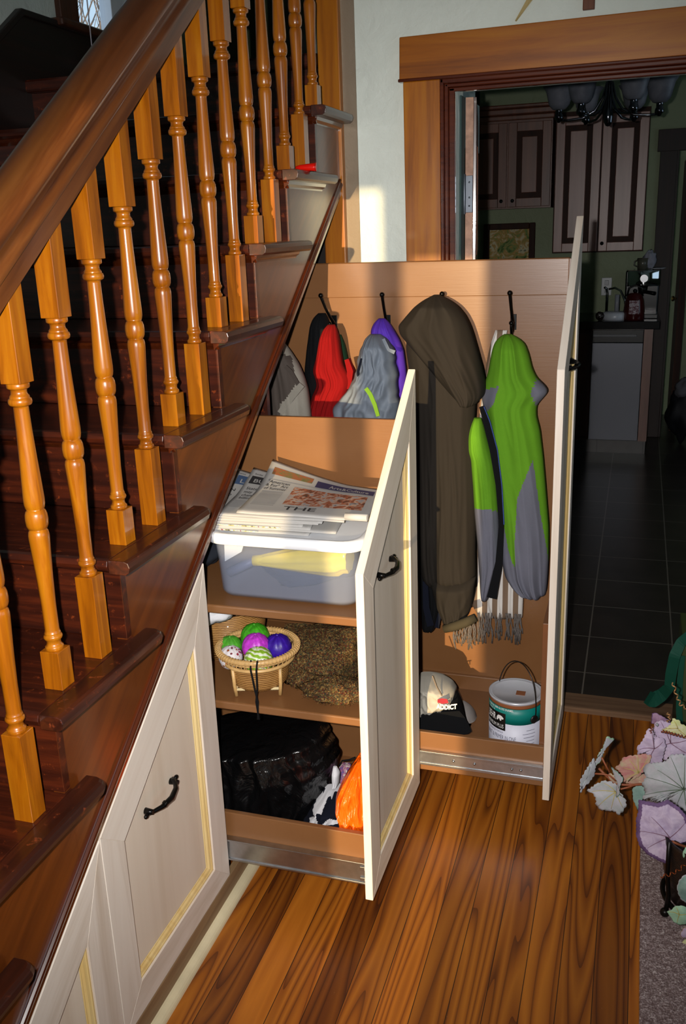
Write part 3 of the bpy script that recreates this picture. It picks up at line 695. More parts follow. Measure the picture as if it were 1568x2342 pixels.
g = hung('hooded_coat', 'dark olive brown hooded coat hanging between the rucksack and the green fleece', 'coat', 0.36, 1.42, 1.06)
cloth_mb([(755, 930, 1072), (800, 932, 1080), (850, 940, 1088), (900, 950, 1092), (960, 953, 1088), (1050, 955, 1092), (1120, 957, 1094), (1200, 958, 1092), (1260, 960, 1090), (1310, 966, 1091), (1340, 980, 1091)], 1.06, 0.085, 0.022, 8.0, nr=80, nf=60, fu=4.5, round_bot=4).build('body', F_OLIVE, g)
cloth_mb([(674, 992, 1006), (684, 972, 1028), (700, 952, 1050), (720, 934, 1066), (742, 915, 1077), (762, 920, 1084), (790, 944, 1092), (815, 966, 1099), (840, 988, 1106), (862, 1006, 1111), (882, 1024, 1115), (900, 1042, 1112), (914, 1058, 1098), (922, 1068, 1088)], 1.05, 0.115, 0.022, 9.1, nr=60, nf=50, fu=3.2, fv=1.0).build('hood', F_OLIVE, g)
cloth_mb([(1318, 984, 1090), (1350, 992, 1086), (1380, 1000, 1080), (1400, 1010, 1074), (1420, 1020, 1062), (1428, 1028, 1050)], 1.02, 0.07, 0.016, 10.0, nr=36, nf=36).build('cuff', F_OLIVE, g)
mb = MB().tube([AY(1016, 1438, 0.95), AY(1040, 1432, 0.945), AY(1065, 1423, 0.945), AY(1088, 1412, 0.95)], [0.013, 0.0145, 0.0145, 0.013], 14); mb.build('rolled_hem', fabric('olive strap', '#3f392b'), g)
strip_mb([(1010, 830), (1050, 910), (1085, 1010), (1093, 1100), (1090, 1250)], [4, 5, 5, 5, 4], 0.965, 0.004).build('front_zip', F_NAVY, g) if False else None
g = hung('shoulder_bag', 'black bag with dangling straps below the left side of the hooded coat', 'bag', 0.3, 0.62, 1.08)
cloth_mb([(1230, 950, 985), (1300, 955, 992), (1345, 962, 1010), (1380, 965, 1012), (1410, 966, 1006), (1430, 968, 1000), (1440, 970, 992)], 1.075, 0.05, 0.014, 11.0, nr=36, nf=28).build('body', F_BLACK, g)
strip_mb([(972, 1330), (974, 1390), (984, 1432)], [12, 14, 16], 1.0, 0.006).build('strap', F_NAVY, g)
strip_mb([(1000, 1340), (1006, 1400), (998, 1436)], [8, 8, 10], 1.0, 0.006).build('strap', F_NAVY, g)
# scarf
def scarf_mat():
    t = NT('brown and white woven stripes'); tc = t.n('ShaderNodeTexCoord'); sep = t.n('ShaderNodeSeparateXYZ'); t.link(tc.outputs['Object'], sep.inputs[0])
    u = t.math('MULTIPLY', sep.outputs[0], 62.0); v = t.math('MULTIPLY', sep.outputs[2], 30.0)
    w = t.n('ShaderNodeTexWhiteNoise', noise_dimensions='2D'); cb = t.n('ShaderNodeCombineXYZ'); t.link(t.math('FLOOR', u), cb.inputs[0]); t.link(t.math('FLOOR', t.math('MULTIPLY', v, 0.45)), cb.inputs[1]); t.link(cb.outputs[0], w.inputs['Vector'])
    st = t.math('MODULO', t.math('FLOOR', u), 2.0); base = t.math('GREATER_THAN', t.math('ADD', t.math('MULTIPLY', t.math('ABSOLUTE', st), 0.7), t.math('MULTIPLY', w.outputs[0], 0.5)), 0.6)
    chk = t.math('LESS_THAN', t.math('FRACT', v), 0.5); right = t.math('GREATER_THAN', sep.outputs[0], 0.048)
    pat = t.mix(right, base, chk)
    col = t.ramp(pat, [(0.45, lin('#d9d4cf')), (0.55, lin('#7b6654'))])
    wv = t.noise(tc.outputs['Object'], 700, 2, 0.5); t.bump(wv, 0.3, 0.0008); return t.set(col, 0.9, spec=0.2)
g = hung('striped_scarf', 'brown and white striped fringed scarf hanging behind the green fleece', 'scarf', 0.56, 1.3, 1.112)
M_SCARF = scarf_mat()
cloth_mb([(755, 1132, 1160), (790, 1120, 1155), (830, 1112, 1150), (870, 1106, 1150), (1000, 1090, 1190), (1200, 1088, 1198), (1330, 1082, 1198), (1360, 1074, 1198), (1385, 1078, 1197), (1405, 1092, 1196), (1412, 1096, 1195)], 1.115, 0.022, 0.012, 12.0, nr=70, fu=5).build('cloth', M_SCARF, g)
rnd = random.Random(4); mb = MB()
for k in range(70):
    u = rnd.random(); px = lerp(1035, 1196, u); py = 1406-4*math.sin(u*3) + (18 if px < 1092 else 0); L = rnd.uniform(42, 72)*(0.9 if px < 1092 else 1); dx = rnd.uniform(-5, 5)
    yy = 1.092 + rnd.uniform(-0.012, 0.008); pts = [AY(px+dx*s*s+2.2*math.sin(s*7+k), py+L*s, yy) for s in (0, .25, .5, .75, 1)]
    mb.tube(pts, [0.0016, 0.002, 0.0018, 0.002, 0.0022], 5)
f = mb.build('fringe', fabric('twisted grey brown yarn', '#6b6460', var=0.5, weave=250), g)
# green fleece
g = hung('green_fleece', 'lime green and grey fleece jacket on the right-hand hook', 'jacket', 0.6, 1.32, 1.07)
reg = [([(1095, 895), (1140, 884), (1128, 925), (1106, 948), (1090, 940)], 1), ([(1212, 900), (1228, 866), (1262, 893), (1226, 930)], 1),
       ([(1200, 1095), (1218, 1052), (1236, 1180), (1256, 1290), (1262, 1370), (1180, 1380), (1176, 1250), (1182, 1140)], 1), ([(1140, 1150), (1150, 1190), (1160, 1250), (1172, 1290), (1190, 1310), (1230, 1400), (1120, 1380)], 1)]
cloth_mb([(764, 1152, 1170), (772, 1138, 1188), (785, 1130, 1202), (810, 1124, 1211), (840, 1119, 1218), (862, 1113, 1228), (880, 1107, 1248), (893, 1104, 1257), (908, 1102, 1244), (925, 1106, 1228), (950, 1112, 1228), (980, 1116, 1236), (1040, 1128, 1243), (1110, 1138, 1249), (1200, 1143, 1256), (1270, 1147, 1256), (1310, 1155, 1254), (1335, 1172, 1252), (1352, 1195, 1250), (1358, 1208, 1246)], 1.07, 0.07, 0.030, 13.0, nr=110, nf=70, fu=2.8, fv=0.8, regions=reg).build('body', [F_GREEN, F_GREY], g)
cloth_mb([(955, 1084, 1100), (975, 1076, 1108), (1000, 1072, 1116), (1030, 1072, 1124), (1042, 1078, 1128), (1060, 1079, 1132), (1110, 1083, 1138), (1165, 1086, 1142), (1230, 1092, 1144), (1290, 1096, 1145), (1340, 1100, 1128), (1368, 1104, 1116)], 1.04, 0.055, 0.014, 14.0, nr=70, nf=36, regions=[([(1060, 1162), (1160, 1170), (1160, 1400), (1060, 1400)], 1)]).build('front_flap', [F_GREEN, F_GREY], g)
strip_mb([(1100, 930), (1112, 965), (1128, 1030), (1140, 1110), (1146, 1200), (1140, 1290), (1122, 1368)], [10, 16, 17, 14, 12, 16, 26], 0.985, 0.006, 40).build('zip_placket', F_BLACK, g, label='black zip edge')
strip_mb([(1106, 930), (1120, 965), (1137, 1030), (1147, 1110), (1152, 1200)], [2, 2, 2, 2, 2], 0.982, 0.004, 30).build('piping', fabric('blue piping', '#3a4f8c'), g)

# ================================================================== SHELF UNIT CONTENTS
# clear storage tub
tub = thing('storage_tub', 'translucent plastic storage tub with a white lid on the top shelf', 'storage tub', (0.16, 0.4, 0.8045))
M_TUB = clear_mat('cloudy translucent plastic', (0.90, 0.92, 0.97, 1), 0.13, (0.62, 0.68, 0.82, 1), 0.18)
def rrect(x0, x1, y0, y1, r, z, n=6):
    pts = []
    for cx, cy, a0 in ((x1-r, y1-r, 0), (x0+r, y1-r, 90), (x0+r, y0+r, 180), (x1-r, y0+r, 270)):
        for k in range(n+1): a = math.radians(a0+90*k/n); pts.append((cx+r*math.cos(a), cy+r*math.sin(a), z))
    return pts
tx0, tx1, ty0, ty1 = -0.012, 0.342, 0.205, 0.600
outer = [(0.030, 0.805), (0.014, 0.808), (0.008, 0.818), (0.004, 0.90), (0.0, 0.945)]
rings = [rrect(tx0+d, tx1-d, ty0+d, ty1-d, 0.035, z) for d, z in outer] + [rrect(tx0+d+0.002, tx1-d-0.002, ty0+d+0.002, ty1-d-0.002, 0.033, z+0.002) for d, z in reversed(outer)]
MB().loft(rings).build('body', M_TUB, tub)
M_LID = plain('white plastic lid', '#e4e6ea', 0.35, var=0.03)
rings = [rrect(tx0-0.004-d, tx1+0.004+d, ty0-0.004-d, ty1+0.004+d, 0.045, z) for d, z in ((0.004, 0.942), (0.008, 0.944), (0.008, 0.962), (0.004, 0.967), (-0.006, 0.967), (-0.010, 0.964))]
MB().loft(rings).build('lid', M_LID, tub)
# things inside the tub
F_YELLOW = fabric('yellow umbrella nylon', '#f5d20a', 0.5, weave=1500)
um = thing('folded_umbrella', 'folded yellow umbrella lying inside the translucent tub', 'umbrella', (0.16, 0.27, 0.86))
a, b = AY(584, 1282, 0.262), AY(800, 1275, 0.275); dirv = (b-a)
rings = []
for k in range(20):
    s = k/19; c = a+dirv*s; r = 0.010+0.0305*min(1, s*1.25)**0.9; r = r*(1.0 if s < 0.92 else 0.85)
    rings.append([c+Vector((0, math.cos(2*math.pi*i/28), math.sin(2*math.pi*i/28)))*r*(1+0.09*math.cos(8*2*math.pi*i/28+s*3)) for i in range(28)])
MB().loft(rings).build('canopy', F_YELLOW, um)
MB().tube([a-dirv*0.02, a+dirv*0.12], 0.0135, 14).build('strap', F_YELLOW, um)
MB().tube([a-dirv*0.30+Vector((0, 0, -0.028)), a-dirv*0.12+Vector((0, 0, -0.010)), a], [0.012, 0.011, 0.009], 12).build('handle', plain('grey handle plastic', '#5a5d70', 0.5), um)
def lump(c, r, sc, seed, amp=0.25, f=2.0, n=28, m=18):
    return MB().ball(c, r, n, m, sc=sc, fn=lambda d: 1+amp*noise.noise((d.x*f+seed, d.y*f, d.z*f))+amp*0.4*noise.noise((d.x*f*2.7+seed, d.y*f*2.7, d.z*f*2.7)))
o = lump((0.16, 0.40, 0.838), 0.045, (2.8, 3.0, 0.62), 3.0, 0.3).build('folded_cloth', fabric('faded navy cloth', '#1f2638')); tag(o, 'dark navy cloth at the bottom of the translucent tub', 'cloth')
mb = MB().prism([(AY(512, 1230, 0.222).x, AY(512, 1230, 0.222).z), (AY(560, 1236, 0.222).x, AY(560, 1236, 0.222).z), (AY(552, 1262, 0.222).x, AY(552, 1262, 0.222).z), (AY(514, 1284, 0.222).x, AY(514, 1284, 0.222).z)], 1, 0.222, 0.2235)
tag(mb.build('paper_sheet', plain('white paper', '#d5d3cc', 0.8, var=0.04)), 'white paper standing inside the left end of the translucent tub', 'paper')
o = lump((0.02, 0.52, 0.90), 0.045, (0.9, 1.1, 0.9), 8.0, 0.2).build('dark_bundle', fabric('dark slate cloth', '#20242c')); 
o.location.z = 0.8045; o.location.x = -0.12; o.location.y = 0.40
tag(o, 'dark slate bundle on the top shelf left of the tub', 'bundle')
# newspapers
M_NEWS = plain('newsprint', '#adaba8', 0.85, var=0.05); M_INK = plain('black newsprint ink', '#222124', 0.9); M_NAVYINK = plain('navy newspaper banner', '#322c54', 0.9); M_BLUEINK = plain('blue newspaper box', '#3b5478', 0.9)
M_GREYTXT = plain('grey body text', '#8d8b8a', 0.9)
def photo_mat(name, cols, scale=30):
    t = NT(name); v = t.coords((1, 1, 1)); n = t.noise(v, scale, 3, 0.6, 1.0); k = len(cols)
    return t.set(t.ramp(n, [(0.25+0.5*i/(k-1), lin(c)) for i, c in enumerate(cols)]), 0.85)
M_PH1 = photo_mat('rust coloured printed photograph', ['#2e211c', '#5d3a28', '#a0522f', '#b9a08c', '#8d8f98', '#4b352b'], 45)
M_PH2 = photo_mat('printed photo strip', ['#4d5a30', '#6f6a3c', '#a0522f', '#b06040'], 30)
M_PHE = photo_mat('coloured page edges', ['#8a8a86', '#2e2a24', '#a09a60', '#c4c2bf', '#7a3a3a', '#4a3a5a'], 70)
def paper(corners, z, thick, label, seed, curl=0.012, rows=()):
    """folded newspaper: corners BL, BR, FR, FL on the stack; v=0 is the folded front edge"""
    BL, BR, FR, FL = [Vector((c[0], c[1], 0)) for c in corners]
    def P(u, v, dz=0.0):
        p = FL.lerp(FR, u).lerp(BL.lerp(BR, u), v)
        zz = z + thick*(0.5+0.5*math.sqrt(max(0, 1-max(0, 1-v/0.05)**2))) + curl*max(0.0, v-0.45)**1.5*2.2*max(0.0, 1-u*1.4)**1.3 + 0.0015*noise.noise((u*3+seed, v*3, 0))
        return Vector((p.x, p.y, zz+dz))
    root = thing('newspaper', label, 'newspaper', (BL.x*.25+BR.x*.25+FR.x*.25+FL.x*.25, (BL.y+BR.y+FR.y+FL.y)/4, z), 'newspapers stacked on the tub lid')
    N = 24; mb = MB(); vs = []; fs = []
    for j in range(N+1):
        for i in range(N+1): vs.append(P(i/N, j/N))
    for j in range(N+1):
        for i in range(N+1): q = P(i/N, j/N); vs.append(Vector((q.x, q.y, max(z, q.z-thick*(1 if j > 1 else (0.35+0.3*j))))))
    W = N+1; off = W*W
    for j in range(N):
        for i in range(N):
            a = j*W+i; fs.append((a, a+1, a+1+W, a+W)); fs.append((off+a, off+a+W, off+a+1+W, off+a+1))
    for i in range(N):
        fs.append((i, off+i, off+i+1, i+1)); a = N*W+i; fs.append((a, a+1, off+a+1, off+a))
        a = i*W; fs.append((a, a+W, off+a+W, off+a)); a = i*W+N; fs.append((a, off+a, off+a+W, a+W))
    mb.add(vs, fs, 0, True); mb.build('sheets', M_NEWS, root)
    if rows:
        mb = MB(); fn = lambda u, v: P(u, v, 0.0009)
        for r in rows:
            if r[0] == 'box':
                _, u0, u1, v0, v1, mi = r; nu = max(2, int((u1-u0)*24)); nv = max(2, int((v1-v0)*24)); vv = []; ff = []
                for j in range(nv+1):
                    for i in range(nu+1): vv.append(P(lerp(u0, u1, i/nu), lerp(v0, v1, j/nv), 0.0006+0.0001*mi))
                for j in range(nv):
                    for i in range(nu): a = j*(nu+1)+i; ff.append((a, a+1, a+nu+2, a+nu+1))
                mb.add(vv, ff, mi)
            else:
                _, s, u, v, size, mi, width = r; text_into(mb, s, (lambda a, b: P(a, b, 0.0014)), u, v, size, mi, 0.01, width)
        mb.build('printing', [M_INK, M_NAVYINK, M_PH1, M_PH2, M_NEWS, M_BLUEINK, M_GREYTXT], root)
    return root
zl = 0.9672
base = [((-0.085, 0.55), (0.20, 0.50), (0.225, 0.222), (-0.02, 0.222)), ((-0.09, 0.56), (0.25, 0.50), (0.285, 0.236), (-0.02, 0.226)), ((-0.09, 0.56), (0.18, 0.51), (0.225, 0.236), (-0.03, 0.228)), ((-0.08, 0.565), (0.16, 0.51), (0.205, 0.240), (-0.025, 0.232)), ((-0.08, 0.565), (0.19, 0.52), (0.24, 0.248), (-0.02, 0.238))]
labs = ['lowest folded newspaper lying on the white tub lid', 'second newspaper from the bottom, sticking out furthest to the right above the lid', 'third newspaper up in the stack, with coloured page edges', 'fourth newspaper up in the stack on the tub lid', 'fifth newspaper up, just under the three fanned-out papers']
z = zl
for k, c in enumerate(base):
    r = paper(c, z, 0.0042, labs[k], k*1.7, curl=0.0)
    if k in (0, 2):
        FLc, FRc = Vector((*c[3], 0)), Vector((*c[2], 0)); p, q = FLc.lerp(FRc, 0.12), FLc.lerp(FRc, 0.72 if k else 0.5)
        MB().add([(p.x, p.y-0.0006, z+0.001), (q.x, q.y-0.0006, z+0.001), (q.x, q.y-0.0006, z+0.0036), (p.x, p.y-0.0006, z+0.0036)], [(0, 1, 2, 3)]).build('page_edge_print', M_PHE, r)
    z += 0.0046
BOX, TXT = 'box', 'txt'
paper([(-0.092, 0.566), (0.21, 0.50), (0.25, 0.246), (-0.035, 0.242)], z, 0.0036, 'lowest of the three fanned newspapers, with a blue box at its left corner', 21, 0.03,
      [(BOX, 0.035, 0.16, 0.74, 0.90, 5), (TXT, 'L', 0.075, 0.77, 0.10, 4, None), (TXT, 'N', 0.03, 0.60, 0.07, 0, None), (TXT, 'NEWS', 0.03, 0.92, 0.03, 0, 0.07), (TXT, 'D', 0.03, 0.50, 0.06, 0, None)]); z += 0.0038
paper([(-0.050, 0.574), (0.25, 0.50), (0.30, 0.252), (-0.010, 0.250)], z, 0.0036, 'middle of the three fanned newspapers, headed by a dark grey box', 22, 0.03,
      [(BOX, 0.035, 0.30, 0.72, 0.86, 0), (TXT, 'BUS', 0.07, 0.745, 0.09, 4, 0.15), (TXT, 'Sunday', 0.05, 0.885, 0.035, 0, 0.08), (TXT, 'State', 0.05, 0.60, 0.07, 0, 0.11), (TXT, 'may', 0.05, 0.53, 0.07, 0, 0.08), (TXT, 'change', 0.05, 0.46, 0.07, 0, 0.14), (TXT, 'billing', 0.05, 0.39, 0.07, 0, 0.12)] + [(BOX, 0.04, 0.2, 0.33-0.03*i, 0.345-0.03*i, 6) for i in range(6)]); z += 0.0038
paper([(-0.004, 0.598), (0.318, 0.50), (0.352, 0.258), (0.035, 0.262)], z, 0.0050, 'topmost newspaper with a navy arts banner and a large rust coloured photograph', 23, 0.045,
      [(BOX, 0.05, 0.42, 0.80, 0.905, 3), (BOX, 0.46, 0.965, 0.74, 0.885, 1), (TXT, 'Arts&Culture', 0.58, 0.765, 0.105, 4, 0.34), (BOX, 0.05, 0.965, 0.715, 0.725, 6),
       (BOX, 0.30, 0.93, 0.24, 0.66, 2), (TXT, '"American', 0.05, 0.66, 0.065, 0, 0.20), (TXT, '& For" Art', 0.05, 0.60, 0.065, 0, 0.20), (TXT, 'of Summer', 0.05, 0.54, 0.065, 0, 0.20)]
      + [(BOX, 0.05, 0.24, 0.49-0.028*i, 0.503-0.028*i, 6) for i in range(12)] + [(TXT, 'THE', 0.33, 0.10, 0.13, 0, 0.26)])
mb = MB().tube([(0.30, 0.262, z+0.0085), (0.352, 0.262, z+0.0085)], 0.0078, 14); tag(mb.build('rolled_paper', M_NEWS), 'small rolled paper at the right front corner of the topmost newspaper', 'paper roll')

# wicker basket with fabric balls
def wicker(name, c1, c2, freq=260):
    t = NT(name); v = t.coords((1, 1, 1)); w = t.n('ShaderNodeTexWave'); w.wave_type = 'BANDS'; w.bands_direction = 'Z'; w.inputs['Scale'].default_value = freq; w.inputs['Distortion'].default_value = 3; w.inputs['Detail'].default_value = 2; t.link(v, w.inputs['Vector'])
    n = t.noise(v, 60, 4, 0.6); f = t.math('ADD', t.math('MULTIPLY', w.outputs[1], 0.6), t.math('MULTIPLY', n, 0.4))
    t.bump(f, 0.8, 0.002); return t.set(t.ramp(f, [(0.2, lin(c1)), (0.7, lin(c2))]), 0.45, coat=0.2)
M_WICK = wicker('golden wicker', '#6e4518', '#b98a4e', 60); M_CANE = plain('pale cane', '#c09a62', 0.4, var=0.2, scale=40); M_CANEL = plain('split cane rail', '#e3cfa0', 0.5)
bc = Vector((0.066, 0.262, 0.5565)); RT, HB = 0.092, 0.108
bk = thing('wicker_basket', 'round golden wicker basket of fabric balls on the middle shelf', 'basket', bc)
prof = [(0.0, 0.016), (0.064, 0.016), (0.070, 0.026), (0.075, 0.050), (0.080, 0.072), (0.084, 0.080), (0.081, 0.080), (0.076, 0.072), (0.070, 0.050), (0.062, 0.028), (0.0, 0.020)]
MB().lathe(prof, bc, 40).build('bowl', M_WICK, bk)
for zz, rr, tr in ((0.080, 0.0855, 0.0046), (0.106, 0.0955, 0.0070), (0.098, 0.094, 0.004)):
    mb = MB(); ringp = [(bc.x+rr*math.cos(2*math.pi*k/48), bc.y+rr*math.sin(2*math.pi*k/48), bc.z+zz) for k in range(48)]
    rings = []
    for k in range(49):
        a = 2*math.pi*k/48; rings.append([Vector((bc.x+(rr+tr*math.cos(b))*math.cos(a), bc.y+(rr+tr*math.cos(b))*math.sin(a), bc.z+zz+tr*math.sin(b))) for b in [2*math.pi*i/10 for i in range(10)]])
    mb.loft(rings, cap=False)
    if tr > 0.006:
        for k in range(72):      # the cane wrapped round the rim
            a = 2*math.pi*k/72; a2 = a+0.05; cpt = lambda q, b: Vector((bc.x+(rr+(tr+0.0008)*math.cos(b))*math.cos(q), bc.y+(rr+(tr+0.0008)*math.cos(b))*math.sin(q), bc.z+zz+(tr+0.0008)*math.sin(b)))
            mb.tube([cpt(lerp(a, a2, b/5), math.radians(-90+b*54)) for b in range(6)], 0.0012, 5)
    mb.build('rim', M_CANE, bk)
mb = MB()
for k in range(40):
    a = 2*math.pi*k/40; a2 = a+0.09
    mb.tube([(bc.x+0.0835*math.cos(a), bc.y+0.0835*math.sin(a), bc.z+0.080), (bc.x+0.0905*math.cos((a+a2)/2), bc.y+0.0905*math.sin((a+a2)/2), bc.z+0.098), (bc.x+0.0835*math.cos(a2), bc.y+0.0835*math.sin(a2), bc.z+0.080)], 0.0016, 5)
mb.build('open_weave', M_CANE, bk)
for k, a in enumerate((242, 332, 62, 152)):
    a = math.radians(a); mb = MB().tube([(bc.x+0.080*math.cos(a), bc.y+0.080*math.sin(a), bc.z+0.078), (bc.x+0.078*math.cos(a), bc.y+0.078*math.sin(a), bc.z+0.030), (bc.x+0.074*math.cos(a), bc.y+0.074*math.sin(a), bc.z+0.002)], [0.0045, 0.0045, 0.0055], 8)
    mb.build('foot', M_CANE, bk)
    b = a+math.pi/2; mb = MB().tube([(bc.x+0.075*math.cos(a), bc.y+0.075*math.sin(a), bc.z+0.018), (bc.x+0.075*math.cos(b), bc.y+0.075*math.sin(b), bc.z+0.018)], 0.004, 6); mb.build('foot_rail', M_CANEL, bk)
def sateen(name, hexc): return plain(name, hexc, 0.42, var=0.3, scale=90, bump=0.5, bscale=120)
def dots_mat():
    t = NT('white cloth with coloured dots'); v = t.coords(); vo = t.n('ShaderNodeTexVoronoi'); vo.inputs['Scale'].default_value = 110; t.link(v, vo.inputs['Vector'])
    m = t.math('LESS_THAN', vo.outputs['Distance'], 0.36); hue = t.n('ShaderNodeSeparateColor'); t.link(vo.outputs['Color'], hue.inputs[0])
    c = t.ramp(hue.outputs[0], [(0.2, lin('#8c1f35')), (0.4, lin('#3d2a55')), (0.6, lin('#b5651d')), (0.8, lin('#6a1a2a'))]); return t.set(t.mix(m, lin('#d6cfd0'), c), 0.7)
def leafprint():
    t = NT('lime and white leaf print'); v = t.coords(); w = t.n('ShaderNodeTexWave'); w.wave_type = 'RINGS'; w.inputs['Scale'].default_value = 25; w.inputs['Distortion'].default_value = 8; t.link(v, w.inputs['Vector'])
    return t.set(t.ramp(w.outputs[1], [(0.3, lin('#7fa62a')), (0.55, lin('#a9c658')), (0.7, lin('#d5dcc6'))]), 0.35)
balls = [((-0.026, 0.045, 0.105), 0.036, sateen('green satin', '#3f9a1e'), 'bright green satin ball at the back of the wicker basket'), ((-0.078, 0.010, 0.088), 0.030, sateen('light green satin', '#4c9c2c'), 'light green satin ball at the left edge of the basket'),
         ((-0.055, -0.040, 0.088), 0.029, dots_mat(), 'white ball with coloured dots at the left of the basket'), ((-0.005, 0.000, 0.103), 0.034, sateen('magenta satin', '#b838c0'), 'magenta satin ball in the middle of the basket'),
         ((0.042, 0.024, 0.095), 0.034, sateen('deep purple satin', '#32138c'), 'deep purple satin ball at the right of the basket'), ((0.018, -0.042, 0.088), 0.035, leafprint(), 'lime and white leaf-print ball at the front of the basket')]
for c, r, m, lab in balls:
    cc = bc+Vector(c)
    def fn(d): 
        a = math.atan2(d.y, d.x); return 1+0.05*math.cos(13*a+3*math.sin(2*a))*(max(0, d.z)**1.2)*math.sqrt(max(0.0, 1-d.z*d.z))*1.5-0.10*max(0, d.z-0.9)*8*0.3
    bl = thing('fabric_ball', lab, 'ball', (cc.x, cc.y, cc.z-r), 'fabric balls in the wicker basket')
    MB().ball(cc, r, 44, 24, fn=fn).build('cover', m, bl); MB().ball((cc.x, cc.y, cc.z+r*0.93), r*0.12, 10, 6).build('gather', m, bl)
cd = thing('cord', 'black cord looped over the front rim of the wicker basket', 'cord', (bc.x+0.02, bc.y-0.1, bc.z))
for dx in (-0.008, 0.008):
    mb = MB().tube([(bc.x+0.030+dx, bc.y-0.078, bc.z+0.100), (bc.x+0.030+dx, bc.y-0.094, bc.z+0.114), (bc.x+0.030+dx*0.9, bc.y-0.101, bc.z+0.095), (bc.x+0.032+dx*0.4, bc.y-0.099, bc.z+0.045), (bc.x+0.032-dx*0.3, bc.y-0.0975, bc.z+0.010), (bc.x+0.033+dx*0.2, bc.y-0.0985, bc.z-0.035)], 0.0022, 7); mb.build('strand', F_BLACK, cd)
# second basket and white cloth behind it on the left
b2 = thing('handled_basket', 'wicker basket with upright staves at the left end of the middle shelf', 'basket', (-0.10, 0.45, 0.5565))
mb = MB().lathe([(0.0, 0.001), (0.09, 0.001), (0.11, 0.13), (0.106, 0.13), (0.086, 0.006), (0.0, 0.006)], (-0.10, 0.45, 0.5565), 32); mb.build('bowl', M_WICK, b2)
o = lump((-0.06, 0.36, 0.70), 0.05, (1.1, 0.9, 0.7), 5.5, 0.2).build('white_cloth', F_WHITE); o.location = (-0.075, 0.30, 0.69); tag(o, 'white cloth showing behind the left of the wicker basket', 'cloth')
# multicoloured yarn scarf
def yarn_mat():
    t = NT('multicoloured boucle yarn'); v = t.coords(); n = t.noise(v, 28, 4, 0.7, 2.0); w = t.n('ShaderNodeTexWhiteNoise'); vo = t.n('ShaderNodeTexVoronoi'); vo.inputs['Scale'].default_value = 330; t.link(v, vo.inputs['Vector'])
    s = t.n('ShaderNodeSeparateColor'); t.link(vo.outputs['Color'], s.inputs[0]); f = t.math('ADD', t.math('MULTIPLY', n, 0.45), t.math('MULTIPLY', s.outputs[0], 0.55))
    c = t.ramp(f, [(0.2, lin('#15181b')), (0.34, lin('#40341c')), (0.45, lin('#4e1d18')), (0.55, lin('#66542c')), (0.65, lin('#262f29')), (0.75, lin('#8a6c3e')), (0.85, lin('#3a1e2a'))]); return t.set(c, 0.95, spec=0.1)
M_YARN = yarn_mat()
ys = thing('yarn_scarf', 'fuzzy multicoloured knitted scarf piled on the middle shelf right of the basket', 'scarf', (0.24, 0.33, 0.5565))
mb = cloth_mb([(1428, 650, 830), (1450, 652, 832), (1500, 662, 834), (1540, 656, 836), (1570, 655, 836), (1595, 680, 836), (1610, 700, 836)], 0.42, 0.14, 0.03, 31.0, nr=40, nf=40, fu=3, fv=4, round_bot=5)
for k, v in enumerate(mb.v):
    mb.v[k] = v + Vector((noise.noise(v*60), noise.noise(v*60+Vector((5, 5, 5))), noise.noise(v*60+Vector((9, 1, 3)))))*0.007
    mb.v[k].z = max(mb.v[k].z, 0.559); mb.v[k].x = min(mb.v[k].x, 0.350)
yb = mb.build('knit', M_YARN, ys)
l2 = lump((0.265, 0.235, 0.585), 0.05, (1.5, 0.95, 0.5), 12, 0.35, 3.0, 36, 22)
for k, v in enumerate(l2.v): l2.v[k].z = max(v.z, 0.559)
l2.build('knit', M_YARN, ys)
rn = random.Random(9); fz = MB(); src = [v for v in mb.v if v.y < 0.40] + list(l2.v)
for k in range(5200):
    v = src[rn.randrange(len(src))]+Vector((rn.uniform(-1, 1), rn.uniform(-1, 0.4), rn.uniform(-1, 1)))*0.004; d = Vector((rn.uniform(-1, 1), rn.uniform(-1.2, 0.2), rn.uniform(-0.8, 1))).normalized(); L = rn.uniform(0.004, 0.010); s = d.orthogonal().normalized()*0.0006; q = v+d*L*0.5+d.orthogonal()*0.003
    if v.z < 0.562 or v.x > 0.347: continue
    fz.add([v-s, v+s, q+s, q-s, v+d*L], [(0, 1, 2, 3), (3, 2, 4)], 0)
fo = fz.build('yarn_fuzz', M_YARN, ys); fo['kind'] = 'stuff'
def clampv(mb, z0=0.1445, y0=0.1815, x1=0.3525, y1=0.634):
    for v in mb.v: v.z = max(v.z, z0); v.y = min(y1, max(v.y, y0)); v.x = min(v.x, x1)
    return mb
# black bag, orange bag, sports clothes in the tray
def plastic(name, hexc, rough, trans=0.0): 
    t = NT(name); v = t.coords(); t.bump(t.noise(t.coords((14, 14, 7)), 1.0, 4, 0.55, 1.2), 0.7, 0.02); return t.set(lin(hexc), rough, spec=0.6, trans=trans)
gb = thing('black_plastic_bag', 'bulging shiny black plastic bag in the tray of the shelf unit', 'plastic bag', (0.09, 0.4, 0.1435))
_b = cloth_mb([(1645, 470, 735), (1660, 470, 752), (1690, 470, 768), (1720, 472, 775), (1750, 474, 772), (1790, 480, 765), (1830, 486, 752), (1870, 492, 735), (1900, 498, 720), (1925, 504, 716)], 0.42, 0.17, 0.055, 41.0, nr=110, nf=110, fu=6.5, fv=1.3, zig=6, back=0.6)
clampv(_b).build('bag', plastic('black polythene', '#0a0a0b', 0.24), gb)
sp = thing('sports_clothes', 'crumpled black sportswear with white stripes between the black bag and the orange bag', 'clothes', (0.24, 0.3, 0.1435))
